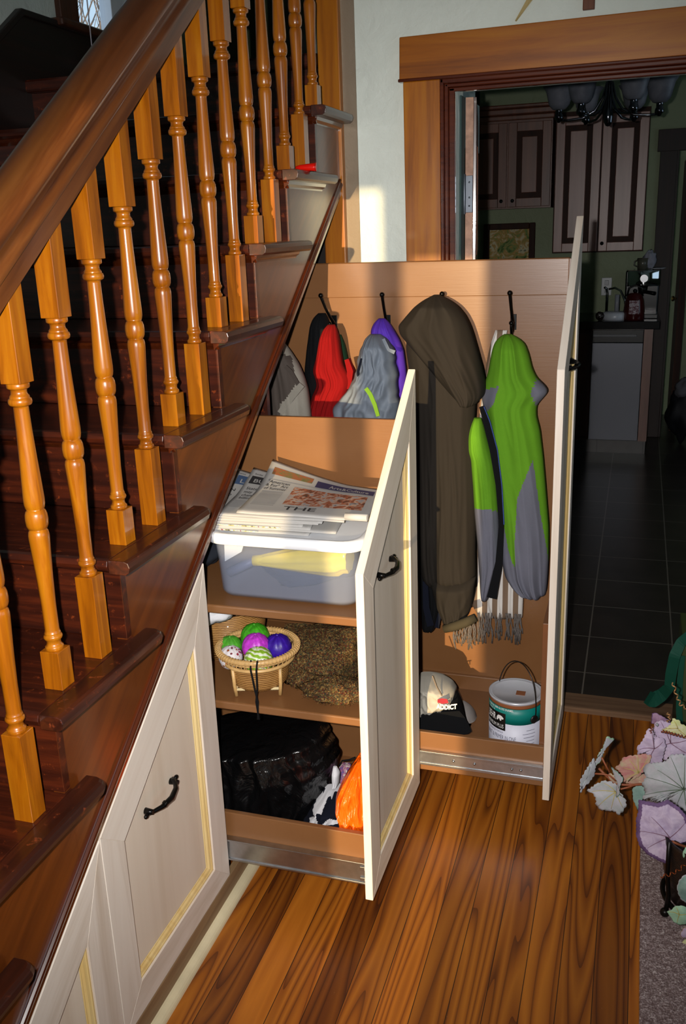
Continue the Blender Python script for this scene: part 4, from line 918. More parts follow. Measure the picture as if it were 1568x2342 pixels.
_b = cloth_mb([(1795, 745, 800), (1820, 720, 830), (1850, 700, 838), (1880, 680, 838), (1910, 678, 838), (1930, 685, 838)], 0.36, 0.11, 0.036, 43.0, nr=50, nf=50, fu=4, fv=3, zig=5,
         regions=[([(715, 1850), (728, 1815), (770, 1798), (772, 1812), (748, 1828), (735, 1860), (716, 1866)], 1), ([(708, 1870), (722, 1868), (730, 1895), (708, 1892)], 1), ([(735, 1888), (750, 1874), (785, 1874), (770, 1886)], 1), ([(675, 1876), (690, 1876), (690, 1890), (675, 1888)], 1), ([(762, 1760), (775, 1762), (776, 1795), (762, 1792)], 1)])
clampv(_b).build('cloth', [F_NAVY, F_WHITE], sp)
cloth_mb([(1752, 762, 770), (1765, 760, 778), (1790, 762, 776), (1800, 762, 770)], 0.34, 0.02, 0.006, 44.0, nr=20, nf=16).build('stripe', F_WHITE, sp)
ob = thing('orange_plastic_bag', 'crinkled orange plastic bag against the pine front of the shelf unit', 'plastic bag', (0.32, 0.25, 0.1435))
_b = cloth_mb([(1722, 822, 850), (1745, 806, 852), (1770, 790, 854), (1800, 776, 856), (1830, 774, 858), (1855, 782, 858), (1880, 788, 858), (1895, 800, 856), (1910, 812, 852)], 0.27, 0.075, 0.032, 45.0, nr=60, nf=50, fu=5, fv=3)
clampv(_b).build('bag', plastic('orange polythene', '#f2600a', 0.3), ob)
fp = thing('patterned_pouch', 'small pouch with a colourful print behind the orange bag', 'pouch', (0.29, 0.42, 0.1435))
clampv(cloth_mb([(1745, 778, 800), (1760, 774, 812), (1790, 776, 820), (1830, 780, 830), (1880, 784, 834)], 0.44, 0.05, 0.010, 46.0, nr=24, nf=24)).build('cloth', photo_mat('floral print', ['#b8c23a', '#d0d0c8', '#a05070', '#4a5a9a', '#c8803a'], 70), fp)
MB().tube([AY(775, 1752, 0.40), AY(782, 1740, 0.40), AY(798, 1738, 0.40), AY(812, 1732, 0.40)], 0.0022, 6).build('drawcord', F_BLACK, fp)

# ================================================================== COAT UNIT TRAY: caps and paint can
ZT3 = 0.1432
pc = thing('paint_can', 'teal and white labelled paint can with a wire handle in the coat unit tray', 'paint can', (0.628, 0.785, ZT3))
cx, cy, R, H = 0.628, 0.785, 0.0765, 0.198
M_TEAL = plain('teal paper label', '#007a72', 0.45, var=0.05); M_LABW = plain('white paper label', '#cfd0e0', 0.5, var=0.03); M_PLID = plain('pale grey paint can lid', '#c3c4cc', 0.3, 0.2, var=0.05); M_RUST = plain('brown paint drips', '#8a5230', 0.5)
MB().lathe([(R-0.002, 0.0), (R, 0.002), (R, 0.127)], (cx, cy, ZT3), 64).build('lower_label', M_LABW, pc)
MB().lathe([(R, 0.1272), (R, 0.176)], (cx, cy, ZT3), 64).build('upper_label', M_TEAL, pc)
MB().lathe([(R-0.0004, 0.1762), (R+0.0004, 0.180), (R+0.0002, 0.186), (R+0.0006, 0.188)], (cx, cy, ZT3), 64).build('rim', M_RUST, pc, label='rim stained with brown paint')
MB().lathe([(0.0, 0.190), (R-0.013, 0.190), (R-0.010, 0.1935), (R-0.006, 0.1945), (R-0.004, 0.193), (R-0.002, 0.196), (R+0.0012, 0.196), (R+0.0012, 0.1885)], (cx, cy, ZT3), 64).build('lid', M_PLID, pc)
def can(a, z, dr=0.0006):   # a in degrees from the camera-facing -y direction, positive to the right
    q = math.radians(-90+a); return Vector((cx+(R+dr)*math.cos(q), cy+(R+dr)*math.sin(q), ZT3+z))
def canpatch(mb, a0, a1, z0, z1, mi, dr=0.0004, n=10, slant=0.0):
    vs = [can(lerp(a0, a1, i/n), z, dr) for z in (z0, z1) for i in range(n+1)]; mb.add(vs, [(i, i+1, n+2+i, n+1+i) for i in range(n)], mi, True)
mb = MB(); canpatch(mb, -72, -15, 0.104, 0.158, 0); mb.build('logo_panel', plain('black label panel', '#0d0c0c', 0.4), pc)
mb = MB()
fnc = lambda a, z: can(a, z, 0.0011)
text_into(mb, 'BEHR', fnc, -66, 0.131, 0.030, 0, 0.02, 27); text_into(mb, 'PREMIUM PLUS', fnc, -68, 0.111, 0.017, 0, 0.0, 49)
bear = [(-37, 0.110), (-36, 0.120), (-33, 0.126), (-28, 0.127), (-23, 0.125), (-19, 0.120), (-20, 0.116), (-24, 0.116), (-25, 0.110), (-28, 0.110), (-29, 0.115), (-32, 0.115), (-33, 0.110)]
bear = [(a, z+0.023) for a, z in bear]
mb.add([fnc(a, z) for a, z in bear], [tuple(range(len(bear)))], 0)
text_into(mb, 'INTERIOR SEMI-GLOSS ENAMEL', fnc, -66, 0.1685, 0.009, 0, 0.01, 68); text_into(mb, 'PAINT &', fnc, -62, 0.1605, 0.007, 0, 0.0, 20)
mb.build('lettering', plain('white print', '#e6e6e6', 0.5), pc)
mb = MB(); text_into(mb, 'PAINT & PRIMER IN ONE', fnc, -70, 0.076, 0.019, 0, 0.0, 78); text_into(mb, 'ADVANCED FORMULA', fnc, -60, 0.095, 0.009, 0, 0.0, 40)
mb.build('lettering', plain('grey print', '#56566a', 0.6), pc); mb = MB()
for k, (a0, a1) in enumerate(((30, 50), (22, 52), (24, 50), (30, 50), (26, 50), (20, 50), (24, 50))): canpatch(mb, a0, a1, 0.108-k*0.011, 0.1095-k*0.011, 0, 0.0008)
mb.build('fine_print', plain('faint grey print', '#6a6a7c', 0.6), pc)
mb = MB()
for rr, aa, w in ((0.012, 60, 0.014),): mb.box(cx+rr-0.012, cx+rr+0.014, cy-w, cy+w*0.8, ZT3+0.1901, ZT3+0.1906)
mb.build('lid_mark', M_RUST, pc)
ea = 48; mb = MB()
for s in (ea, ea+180):
    q = math.radians(-90+s); mb.lathe([(0.0, 0.0)], (0, 0, 0)) if False else None
    c0 = can(s, 0.140, -0.001); nrm = Vector((math.cos(q), math.sin(q), 0)); mb.tube([c0, c0+nrm*0.003, c0+nrm*0.0045], [0.0125, 0.0125, 0.009], 18)
mb.build('ear', plain('dark handle ear', '#1a1614', 0.4), pc)
pts = []
A0, A1 = can(ea, 0.140, 0.004), can(ea+180, 0.140, 0.004); mid = (A0+A1)/2
for k in range(25):
    s = math.pi*k/24; pts.append(mid+(A0-mid)*math.cos(s)*1.02+Vector((0.010*math.sin(s), -0.008*math.sin(s), 0.150*math.sin(s)**0.85)))
MB().tube(pts, 0.0017, 8).build('wire_handle', plain('dull wire', '#3b3432', 0.35, 0.8), pc)
# caps
def dome(c, rx, ry, h, seed, flop=0.12): return MB().ball(c, 1.0, 36, 20, sc=(rx, ry, h), fn=lambda d: 1+flop*noise.noise((d.x*2.2+seed, d.y*2.2, d.z*2.2)))
ck = thing('baseball_hat', 'black baseball cap with a white and red badge in the coat unit tray', 'cap', (0.40, 0.84, ZT3))
dm = cloth_mb([(1575, 1030, 1044), (1595, 970, 1054), (1612, 940, 1060), (1640, 930, 1066), (1660, 926, 1072), (1680, 926, 1076), (1700, 926, 1078)], 0.90, 0.09, 0.006, 51.0, nr=40, nf=36, round_bot=1); 
for v in dm.v: v.z = max(v.z, ZT3+0.001)
dm.build('crown', F_BLACK, ck)
brim = [(930, 1628), (990, 1630), (1050, 1626), (1062, 1640), (1072, 1658), (1078, 1672), (1070, 1678), (1040, 1682), (1000, 1684), (960, 1682), (930, 1678)]
tp = [at(x, y, 1, 0.800-0.0016*(y-1628)*0.6) for x, y in brim]
mb = MB(); n = len(tp); mb.add([p for p in tp]+[p+Vector((0, 0.003, -0.003)) for p in tp], [tuple(range(n)), tuple(range(2*n-1, n-1, -1))]+[(i, (i+1) % n, n+(i+1) % n, n+i) for i in range(n)]); mb.build('brim', F_BLACK, ck)
mb = MB(); w = lambda u, v: AY(lerp(996, 1045, u), lerp(1622, 1606, v)+4*math.sin(u*3.1)*0.5, 0.7915)
text_into(mb, 'ADDICT', w, 0.04, 0.1, 0.95, 0, 0.05, 0.95); mb.build('badge_lettering', plain('white embroidery', '#e9e7e2', 0.7), ck)
mb = MB(); rr = [AY(x, y, 0.795) for x, y in ((1000, 1600), (1010, 1597), (1022, 1599), (1025, 1608), (1012, 1610), (1000, 1607))]; mb.add(rr, [tuple(range(6))]); mb.build('badge', plain('red embroidery', '#a02030', 0.7), ck)
kk = thing('cotton_hat', 'pale beige cotton cap flopped on top of the black cap', 'cap', (0.36, 0.87, 0.2))
cloth_mb([(1538, 962, 990), (1545, 958, 1015), (1555, 956, 1035), (1570, 954, 1045), (1585, 952, 1044), (1598, 950, 1034), (1608, 985, 1028)], 0.90, 0.105, 0.020, 53.0, nr=44, nf=40, fu=3.5, fv=3, round_bot=3).build('crown', F_BEIGE, kk)
strip_mb([(988, 1546), (998, 1572), (1010, 1592)], [2.5, 2.5, 2.5], 0.7985, 0.004, 16).build('seam', fabric('taupe seam tape', '#7c6f62'), kk)
gk = thing('twill_hat', 'grey cap whose curved brim shows right of the black cap', 'cap', (0.46, 0.9, ZT3))
dm = cloth_mb([(1603, 1050, 1062), (1612, 1050, 1076), (1625, 1052, 1086), (1640, 1054, 1091), (1655, 1058, 1090), (1668, 1064, 1084), (1690, 1064, 1082), (1704, 1064, 1080)], 0.95, 0.05, 0.004, 55.0, nr=36, nf=30)
for v in dm.v: v.z = max(v.z, ZT3+0.001)
dm.build('brim', F_GREYCAP, gk)
# ================================================================== RUG, PLANTER AND FOLIAGE (right edge)
def rug_mat():
    t = NT('mauve brown looped rug'); v = t.coords(rand=False); n = t.noise(v, 260, 3, 0.6); m = t.noise(v, 90, 4, 0.6)
    c = t.ramp(t.math('ADD', t.math('MULTIPLY', n, 0.6), t.math('MULTIPLY', m, 0.4)), [(0.35, lin('#5e4a48')), (0.50, lin('#8a7674')), (0.60, lin('#bcabaa')), (0.7, lin('#efe6e0'))])
    t.bump(n, 0.9, 0.004); return t.set(c, 0.95, spec=0.1)
mb = MB(); N = 60; vs = []
for j in range(2): pass
mb.box(0.986, 1.95, -2.2, 0.98, 0.0005, 0.011)
tag(mb.build('rug', rug_mat(), bevel=0.004), 'mauve brown looped rug at the lower right under the dark planter', 'rug')
M_WIRE = plain('dark brown metal', '#15100e', 0.35, 0.6)
M_BASKETD = wicker('dark brown woven wire', '#0c0806', '#241812', 70)
pl = thing('planter', 'dark woven metal planter with ball feet standing on the rug', 'planter', (1.145, 0.42, 0.011))
pc0 = (1.145, 0.42, 0.011)
MB().lathe([(0.0, 0.03), (0.098, 0.03), (0.112, 0.10), (0.122, 0.20), (0.124, 0.21), (0.118, 0.21), (0.106, 0.10), (0.092, 0.036), (0.0, 0.036)], pc0, 36).build('body', M_BASKETD, pl)
for k, a in enumerate((213, 303, 33, 123)):
    a = math.radians(a); c, s = math.cos(a), math.sin(a); P = lambda r, z: (pc0[0]+r*c, pc0[1]+r*s, pc0[2]+z)
    mb = MB().tube([P(0.126, 0.215), P(0.124, 0.13), P(0.116, 0.06), P(0.120, 0.014)], 0.0055, 10); lg = mb.build('leg', M_WIRE, pl)
    MB().ball(P(0.122, 0.0115), 0.0115, 14, 10).build('ball_foot', M_WIRE, lg)
mb = MB(); rg = []
for k in range(41):
    a = 2*math.pi*k/40; rg.append([Vector((pc0[0]+(0.108+0.006*math.cos(b))*math.cos(a), pc0[1]+(0.108+0.006*math.cos(b))*math.sin(a), pc0[2]+0.028+0.006*math.sin(b))) for b in [2*math.pi*i/8 for i in range(8)]])
mb.loft(rg, cap=False); mb.build('base_ring', M_WIRE, pl)

fo = thing('silk_foliage', 'arrangement of pale lavender, white and pink silk leaves in the dark planter', 'foliage', (1.12, 0.43, 0.2))
def leafmat(name, c1, c2, rough=0.7):
    t = NT(name); v = t.coords(); n = t.noise(v, 40, 5, 0.65, 0.6)
    t.bump(t.noise(v, 180, 3, 0.6), 0.3, 0.001); return t.set(t.ramp(n, [(0.35, lin(c1)), (0.65, lin(c2))]), rough, spec=0.2)
LW = leafmat('grey white silk leaf', '#9ea4a4', '#b0adb4'); LP = leafmat('lavender silk leaf', '#a592ad', '#c3b2c6'); LPK = leafmat('pink mottled silk leaf', '#b06f70', '#b0a183'); LY = leafmat('pale yellow green silk leaf', '#b9bd78', '#cfc9a8')
LM = leafmat('mint silk leaf', '#8fb79c', '#a9c9a8'); LDP = leafmat('purple leaf margin', '#5b4468', '#755a80'); LT = leafmat('teal grey silk leaf', '#6f8a82', '#88a298'); LU = leafmat('mauve silk leaf', '#8a6a86', '#a58a9e')
V_BROWN = plain('rust brown stem', '#8a4a2c', 0.6); V_GREEN = plain('dark green vein', '#55644f', 0.8); V_YEL = plain('yellow vein', '#b9a860', 0.8); V_MAUVE = plain('mauve vein', '#7a5568', 0.8)
def A6(pts): return [(1300+x/5.575, 1560+y/5.575) for x, y in pts]
def A7(pts): return [(1400+x/5.298, 1900+y/5.298) for x, y in pts]
lf_i = [0]
def leaf(poly, y0, mats, a=0.0, b=0.0, cup=0.01, cen=None, veins=None, vmat=V_GREEN, jag=1.2, label=None, margin=0.90):
    lf_i[0] += 1; sd = lf_i[0]*3.7; n0 = len(poly); out = []
    cx = cen[0] if cen else sum(p[0] for p in poly)/n0; cy = cen[1] if cen else sum(p[1] for p in poly)/n0
    for i in range(n0):
        p, q = poly[i], poly[(i+1) % n0]; m = max(2, int(math.hypot(q[0]-p[0], q[1]-p[1])/4))
        for k in range(m):
            t = k/m; w = jag*(1 if k % 2 else -1)*(0 if k == 0 else 1); dx, dy = q[1]-p[1], p[0]-q[0]; L = math.hypot(dx, dy) or 1
            out.append((lerp(p[0], q[0], t)+dx/L*w, lerp(p[1], q[1], t)+dy/L*w))
    scl = max(math.hypot(p[0]-cx, p[1]-cy) for p in out)
    def W(px, py):
        r = math.hypot(px-cx, py-cy)/scl
        yy = y0+a*(px-cx)/1000+b*(py-cy)/1000 + cup*r*r + 0.006*noise.noise((px/22, py/22, sd))
        return AY(px, py, yy)
    ks = [1.0, margin, 0.72, 0.5, 0.3, 0.12]; rings = [[W(cx+(x-cx)*k, cy+(y-cy)*k) for x, y in out] for k in ks]
    mb = MB().loft(rings, cap=False); n = len(out)
    for k in range(len(mb.f)):
        if k < n: mb.m[k] = 1
    c = len(mb.v); mb.v.append(W(cx, cy)); o = (len(ks)-1)*n
    for i in range(n): mb.f.append((o+i, o+(i+1) % n, c)); mb.m.append(0); mb.sm.append(True)
    ob = mb.build('leaf', mats if len(mats) > 1 else [mats[0], mats[0]], fo, label=label)
    md = ob.modifiers.new('solidify', 'SOLIDIFY'); md.thickness = 0.0007; md.offset = 0
    if veins:
        mb = MB()
        for (tx, ty) in veins:
            pts = []
            for k in range(7):
                s = k/6; bend = 4*math.sin(s*math.pi)*(1 if (tx-cx) > 0 else -1)
                w = W(lerp(cx, tx, s), lerp(cy, ty, s)+bend*0.6); pts.append(w+(CAM-w).normalized()*0.0014)
            mb.tube(pts, [0.0011, 0.001, 0.0009, 0.0008, 0.0007, 0.0006, 0.0004], 5)
        mb.build('veins', vmat, ob)
    return ob
# back layer first
leaf(A6([(1060, 400), (1110, 390), (1200, 440), (1290, 490), (1300, 540), (1180, 500), (1120, 540), (1050, 530)]), 0.60, [LU, LDP], jag=0.6)
leaf(A6([(810, 1360), (900, 1290), (1000, 1300), (960, 1450), (930, 1520), (880, 1640), (820, 1500)]), 0.50, [LT], jag=0.6)
leaf(A6([(1100, 520), (1170, 485), (1290, 520), (1400, 640), (1560, 700), (1600, 960), (1300, 930), (1230, 1000), (1100, 900), (1050, 700)]), 0.54, [LP], b=-0.2, veins=A6([(1170, 500), (1290, 540), (1560, 720), (1080, 880), (1580, 940)]), vmat=V_MAUVE, cen=A6([(1300, 780)])[0])
leaf(A6([(870, 830), (940, 750), (1000, 610), (1060, 570), (1110, 700), (1210, 720), (1240, 800), (1180, 1050), (1010, 1040), (960, 950), (1060, 930), (960, 905), (880, 930)]), 0.49, [LP], veins=A6([(900, 860), (1050, 600), (1010, 1030), (1200, 760)]), vmat=V_MAUVE, cen=A6([(1090, 850)])[0])
leaf(A6([(1180, 612), (1300, 545), (1320, 462), (1400, 480), (1440, 540), (1540, 570), (1560, 720), (1490, 720), (1400, 660), (1290, 640)]), 0.47, [LY], a=0.2, veins=A6([(1330, 480), (1200, 610), (1540, 700)]), vmat=V_YEL)
leaf(A6([(590, 1090), (650, 1040), (680, 970), (760, 940), (870, 930), (960, 915), (1055, 935), (1040, 1010), (960, 1070), (960, 1130), (900, 1200), (820, 1240), (700, 1290), (690, 1190)]), 0.47, [LPK], cen=A6([(890, 1160)])[0], veins=A6([(770, 990), (880, 950), (1010, 970), (690, 1100), (720, 1250)]), vmat=V_YEL)
leaf(A6([(690, 1270), (760, 1210), (880, 1170), (1000, 1180), (1010, 1280), (900, 1300), (800, 1310)]), 0.49, [LPK])
leaf(A6([(320, 965), (345, 1060), (332, 1180), (265, 1280), (205, 1330), (150, 1418), (143, 1260), (200, 1150), (260, 1050)]), 0.42, [LW], a=1.2)
leaf(A6([(490, 692), (582, 725), (470, 840), (405, 1010), (345, 1075), (322, 1050), (380, 920), (440, 820)]), 0.46, [LW, LM], a=1.0)
leaf(A6([(490, 1210), (520, 1160), (600, 1200), (690, 1240), (640, 1310), (560, 1290)]), 0.455, [LPK])
leaf(A6([(230, 1382), (350, 1300), (440, 1260), (520, 1262), (610, 1310), (625, 1400), (665, 1420), (720, 1490), (738, 1560), (700, 1640), (632, 1700), (600, 1650), (500, 1640), (400, 1630), (345, 1570), (345, 1470), (290, 1410)]), 0.43, [LW], cen=A6([(600, 1400)])[0], veins=A6([(290, 1395), (450, 1290), (380, 1580), (540, 1620), (690, 1600)]), vmat=V_YEL, jag=1.6)
leaf(A6([(540, 1080), (605, 1130), (685, 1210), (690, 1250), (650, 1330), (645, 1440), (608, 1472), (600, 1400), (630, 1300), (590, 1220)]), 0.415, [LW, LT], a=-0.8, jag=0.8)
leaf(A6([(960, 1080), (1010, 1040), (1240, 1010), (1300, 930), (1420, 915), (1560, 950), (1700, 1050), (1760, 1250), (1700, 1500), (1600, 1640), (1500, 1650), (1430, 1600), (1290, 1500), (1130, 1530), (940, 1482), (975, 1400), (932, 1300), (985, 1200), (950, 1140)]), 0.415, [LW], cen=A6([(1470, 1370)])[0], veins=A6([(990, 1215), (960, 1440), (1130, 1120), (1300, 960), (1480, 960), (1680, 1150), (1380, 1560), (1500, 1620), (1260, 1450), (1700, 1400)]), cup=0.03, jag=1.6)
leaf(A6([(890, 1500), (1000, 1520), (1130, 1545), (1260, 1500), (1400, 1590), (1480, 1680), (1540, 1850), (1520, 2030), (1440, 2060), (1370, 2020), (1308, 2020), (1332, 2140), (1300, 2270), (1240, 2315), (1150, 2280), (1000, 2200), (900, 2090), (858, 1950), (858, 1750), (885, 1640)]), 0.375, [LP, LDP], cen=A6([(1290, 1985)])[0], veins=A6([(1050, 1720), (900, 1900), (1000, 2120), (1240, 2270), (1480, 1800)]), vmat=V_MAUVE, b=-0.15, jag=0.8, label='lavender leaf with a purple margin', margin=0.88)
leaf(A7([(780, 690), (800, 610), (860, 540), (960, 520), (1010, 640), (1000, 800), (900, 880), (840, 845), (800, 780)]), 0.31, [LT, LW], jag=0.8)
leaf(A7([(655, 980), (720, 955), (755, 915), (830, 905), (890, 925), (960, 980), (940, 1100), (890, 1135), (820, 1145), (745, 1110), (700, 1040)]), 0.29, [LM], veins=A7([(680, 985), (770, 930), (930, 990), (780, 1120)]), vmat=V_YEL, jag=0.6)
leaf(A7([(820, 1250), (850, 1190), (930, 1150), (1000, 1250), (920, 1310), (835, 1290)]), 0.285, [LP, LPK])
leaf(A7([(808, 1440), (850, 1340), (910, 1300), (1000, 1380), (940, 1470), (870, 1465)]), 0.27, [LY], jag=0.6)
leaf(A7([(850, 270), (880, 200), (950, 200), (960, 370), (890, 385), (855, 320)]), 0.32, [LM], jag=0.6)
leaf(A6([(1105, 545), (1125, 520), (1145, 545), (1130, 572)]), 0.52, [LW], jag=0.2)
# stems and copper tendrils
def stem(pts, y, r=0.0022, mat=V_BROWN, name='stem'):
    n = len(pts); ys = y if isinstance(y, (list, tuple)) else [y]*n
    return MB().tube([AY(p[0], p[1], ys[i]) for i, p in enumerate(pts)], r, 7).build(name, mat, fo)
stem(A6([(420, 960), (470, 1060), (520, 1150)]), 0.455); stem(A6([(385, 1100), (480, 1200), (580, 1290), (700, 1310), (830, 1310), (960, 1300), (1200, 1300)]), [0.46]*5+[0.47, 0.5], 0.003)
stem(A6([(330, 1168), (430, 1172), (520, 1190), (600, 1260)]), 0.452); stem(A6([(660, 1365), (760, 1340), (840, 1310), (1000, 1290)]), [0.44, 0.45, 0.46, 0.48]); stem(A7([(720, 130), (800, 165), (900, 200), (1000, 240)]), [0.37, 0.38, 0.40, 0.42], 0.003)
def tendril(path, y, amp, turns, r=0.0011, mat=None):
    pts = []; n = 90; m = len(path)-1
    for k in range(n+1):
        s = k/n*m; i = min(int(s), m-1); t = s-i; px, py = lerp(path[i][0], path[i+1][0], t), lerp(path[i][1], path[i+1][1], t)
        dx, dy = path[i+1][0]-path[i][0], path[i+1][1]-path[i][1]; L = math.hypot(dx, dy) or 1; w = 2*math.pi*turns*k/n
        pts.append(AY(px-dy/L*amp*math.sin(w), py+dx/L*amp*math.sin(w), y+0.008*math.cos(w)))
    MB().tube(pts, r, 6).build('tendril', mat or plain('copper wire', '#a8582c', 0.3, 0.7), fo)
M_COPPER = plain('copper tendril', '#a8582c', 0.3, 0.6); M_COPPERL = plain('pale copper tendril', '#c09060', 0.4, 0.3)
tendril(A7([(580, 555), (700, 530), (800, 480), (900, 390), (960, 380)]), 0.30, 4, 6, 0.0013, M_COPPER)
tendril([(1538, 1561), (1546, 1590), (1556, 1612), (1575, 1624)], 0.52, 3, 5, 0.0016, M_COPPERL)
tendril([(1527, 1630), (1530, 1640), (1527, 1652)], 0.50, 4, 2.5, 0.0013, M_COPPERL)
tendril(A6([(1180, 625), (1260, 640), (1340, 665), (1440, 690), (1540, 720)]), 0.462, 3, 9, 0.0013, M_COPPER)
tendril(A6([(1060, 560), (1055, 600), (1040, 650)]), 0.48, 3, 3, 0.0011, M_COPPER)
# green ribbon beside the planter and the olive post it hangs from
rb = thing('ribbon', 'dark green fabric ribbon trailing beside the olive box at the right edge', 'ribbon', (1.06, 0.95, 0.2))
F_RIB = fabric('dark green ribbon', '#0f4233', 0.6, sheen=0)
strip_mb([(1575, 1452), (1556, 1470), (1542, 1500), (1534, 1540), (1530, 1572), (1512, 1590), (1492, 1602), (1479, 1594)], [20, 24, 26, 26, 24, 30, 34, 30], 0.95, 0.002, 40, [0.02, 0, -0.02, -0.01, 0.0, 0.02, 0.0, -0.02]).build('tail', F_RIB, rb)
strip_mb([(1560, 1500), (1554, 1560), (1552, 1620), (1554, 1655)], [12, 14, 14, 16], 0.97, 0.002, 24).build('tail', F_RIB, rb)
a, b = AY(1559, 1480, 1.0), AY(1559, 1660, 1.0)
mb = MB().box(a.x, a.x+0.25, 0.99, 1.2, 0.0, 0.45); tag(mb.build('olive_box', plain('olive green card', '#2f3a10', 0.7), bevel=0.004), 'olive green box at the right edge behind the foliage', 'box')

# ================================================================== KITCHEN
M_CAB = wood('brown stained cabinet wood', '#4a2618', '#6a3c28', '#7e4a33', 'z', 0.4, 0.3, 0.35, fine=0.5); M_CABD = wood('dark glazed cabinet wood', '#1e0e08', '#33190e', '#42220f', 'z', 0.6, 0.0, 0.3, fine=0.5, spec=0.2)
M_CABSHEEN = wood('satin cabinet panel with tinted-in sheen', '#6a3e30', '#86584a', '#96685a', 'z', 0.38, 0.5, 0.35, fine=0.4)  # paler copy of the cabinet brown, reflected sheen put into the base colour
def cab_door(root, x0, x1, z0, z1, y, knob=None, centre=M_CAB, w=0.06):
    mb = MB(); mb.box(x0, x0+w, y-0.02, y, z0, z1); mb.box(x1-w, x1, y-0.02, y, z0, z1); mb.box(x0+w, x1-w, y-0.02, y, z0, z0+w); mb.box(x0+w, x1-w, y-0.02, y, z1-w, z1)
    d = mb.build('door', centre, root, bevel=0.003)
    MB().box(x0+w-0.002, x1-w+0.002, y-0.012, y-0.002, z0+w-0.002, z1-w+0.002).build('glazed_recess', M_CABD, d)
    MB().box(x0+w+0.035, x1-w-0.035, y-0.018, y-0.011, z0+w+0.035, z1-w-0.035).build('raised_panel', centre, d, bevel=0.005)
    if knob: mb = MB().tube([(knob[0], y-0.02, knob[1]), (knob[0], y-0.034, knob[1])], 0.006, 10); mb.ball((knob[0], y-0.038, knob[1]), 0.013, 12, 8); mb.build('knob', M_BLACKMETAL, d)
ca = thing('wall_cabinet', 'brown wall cabinet with crown moulding left of the tall kitchen cabinet', 'cabinet', (0.0, 5.56, 1.71))
MB().box(-0.36, 0.262, 5.402, 5.715, 1.712, 2.34).build('carcass', M_CAB, ca)
cab_door(ca, -0.345, -0.052, 1.722, 2.285, 5.402, (-0.085, 1.765)); cab_door(ca, -0.042, 0.255, 1.722, 2.285, 5.402, (-0.005, 1.765))
mb = MB().box(-0.37, 0.272, 5.385, 5.715, 2.30, 2.335); mb.box(-0.38, 0.280, 5.365, 5.715, 2.335, 2.375); mb.box(-0.385, 0.285, 5.35, 5.715, 2.375, 2.40); mb.build('crown_moulding', M_CAB, ca, bevel=0.008)
cb = thing('wall_cabinet', 'tall double-door brown kitchen cabinet behind the chandelier', 'cabinet', (0.6, 5.56, 1.40))
MB().box(0.283, 0.905, 5.39, 5.715, 1.395, 2.33).build('carcass', M_CABD, cb)
cab_door(cb, 0.290, 0.592, 1.402, 2.30, 5.39, None, M_CABSHEEN); cab_door(cb, 0.600, 0.900, 1.402, 2.30, 5.39, (0.627, 1.455), M_CABSHEEN)
pt = thing('framed_painting', 'framed landscape painting under the left kitchen cabinet', 'painting', (-0.03, 5.70, 1.2))
mb = MB(); X0, X1, Z0, Z1 = -0.26, 0.128, 1.16, 1.612; w = 0.045
mb.box(X0, X0+w, 5.69, 5.718, Z0, Z1); mb.box(X1-w, X1, 5.69, 5.718, Z0, Z1); mb.box(X0+w, X1-w, 5.69, 5.718, Z0, Z0+w); mb.box(X0+w, X1-w, 5.69, 5.718, Z1-w, Z1); mb.build('frame', M_CABD, pt, bevel=0.006)
MB().box(X0+w-0.002, X1-w+0.002, 5.705, 5.716, Z0+w-0.002, Z1-w+0.002).build('canvas', photo_mat('painted green landscape', ['#1f2a1a', '#4c5f2c', '#7a8f55', '#b08a4a', '#c9c2a0', '#34452a', '#6f8ab0'], 14), pt)
bc_ = thing('base_cabinets', 'dark base cabinets beside the dishwasher', 'cabinet', (0.2, 5.4, 0.0))
MB().box(-0.58, 0.602, 5.085, 5.715, 0.105, 0.889).build('carcass', M_CABD, bc_); MB().box(-0.58, 1.0, 5.14, 5.715, 0.0, 0.104).build('toe_kick', tile_mat('toe kick tile', '#2a2624', '#3a3532', '#15120f', 0.318, 0.3235, 0.785, 1.615, 0.3), bc_)
MB().box(0.947, 1.005, 5.075, 5.715, 0.105, 0.889).build('end_panel', M_CAB, bc_)
MB().box(-0.40, 0.10, 5.07, 5.086, 0.13, 0.86).build('door', M_CABD, bc_, bevel=0.003); MB().box(0.11, 0.595, 5.07, 5.086, 0.13, 0.86).build('door', M_CABD, bc_, bevel=0.003)
wt = MB().box(-0.59, 1.045, 5.055, 5.718, 0.890, 0.944).build('worktop', plain('black granite worktop', '#121314', 0.12, var=0.4, scale=80), bevel=0.004); tag(wt, 'black kitchen worktop over the dishwasher', 'worktop')
dw = thing('dishwasher', 'stainless steel dishwasher with a black control strip', 'dishwasher', (0.776, 5.3, 0.1))
def steel_mat():
    t = NT('brushed dishwasher steel'); v = t.coords((1, 1, 60)); n = t.noise(v, 20, 3, 0.5); t.bump(n, 0.05, 0.001); return t.set(lin('#55565c'), 0.38, 0.75)
MB().box(0.606, 0.944, 5.068, 5.60, 0.108, 0.797).build('door', steel_mat(), dw, bevel=0.003)
MB().box(0.606, 0.944, 5.064, 5.60, 0.799, 0.887).build('control_strip', plain('black dishwasher plastic', '#0a0a0b', 0.25), dw, bevel=0.003)
MB().box(0.61, 0.90, 5.060, 5.066, 0.838, 0.856).build('handle', plain('grey plastic bar', '#3c3d42', 0.3), dw, bevel=0.002)
MB().box(0.606, 0.944, 5.066, 5.07, 0.884, 0.889).build('trim', M_CHROME, dw)
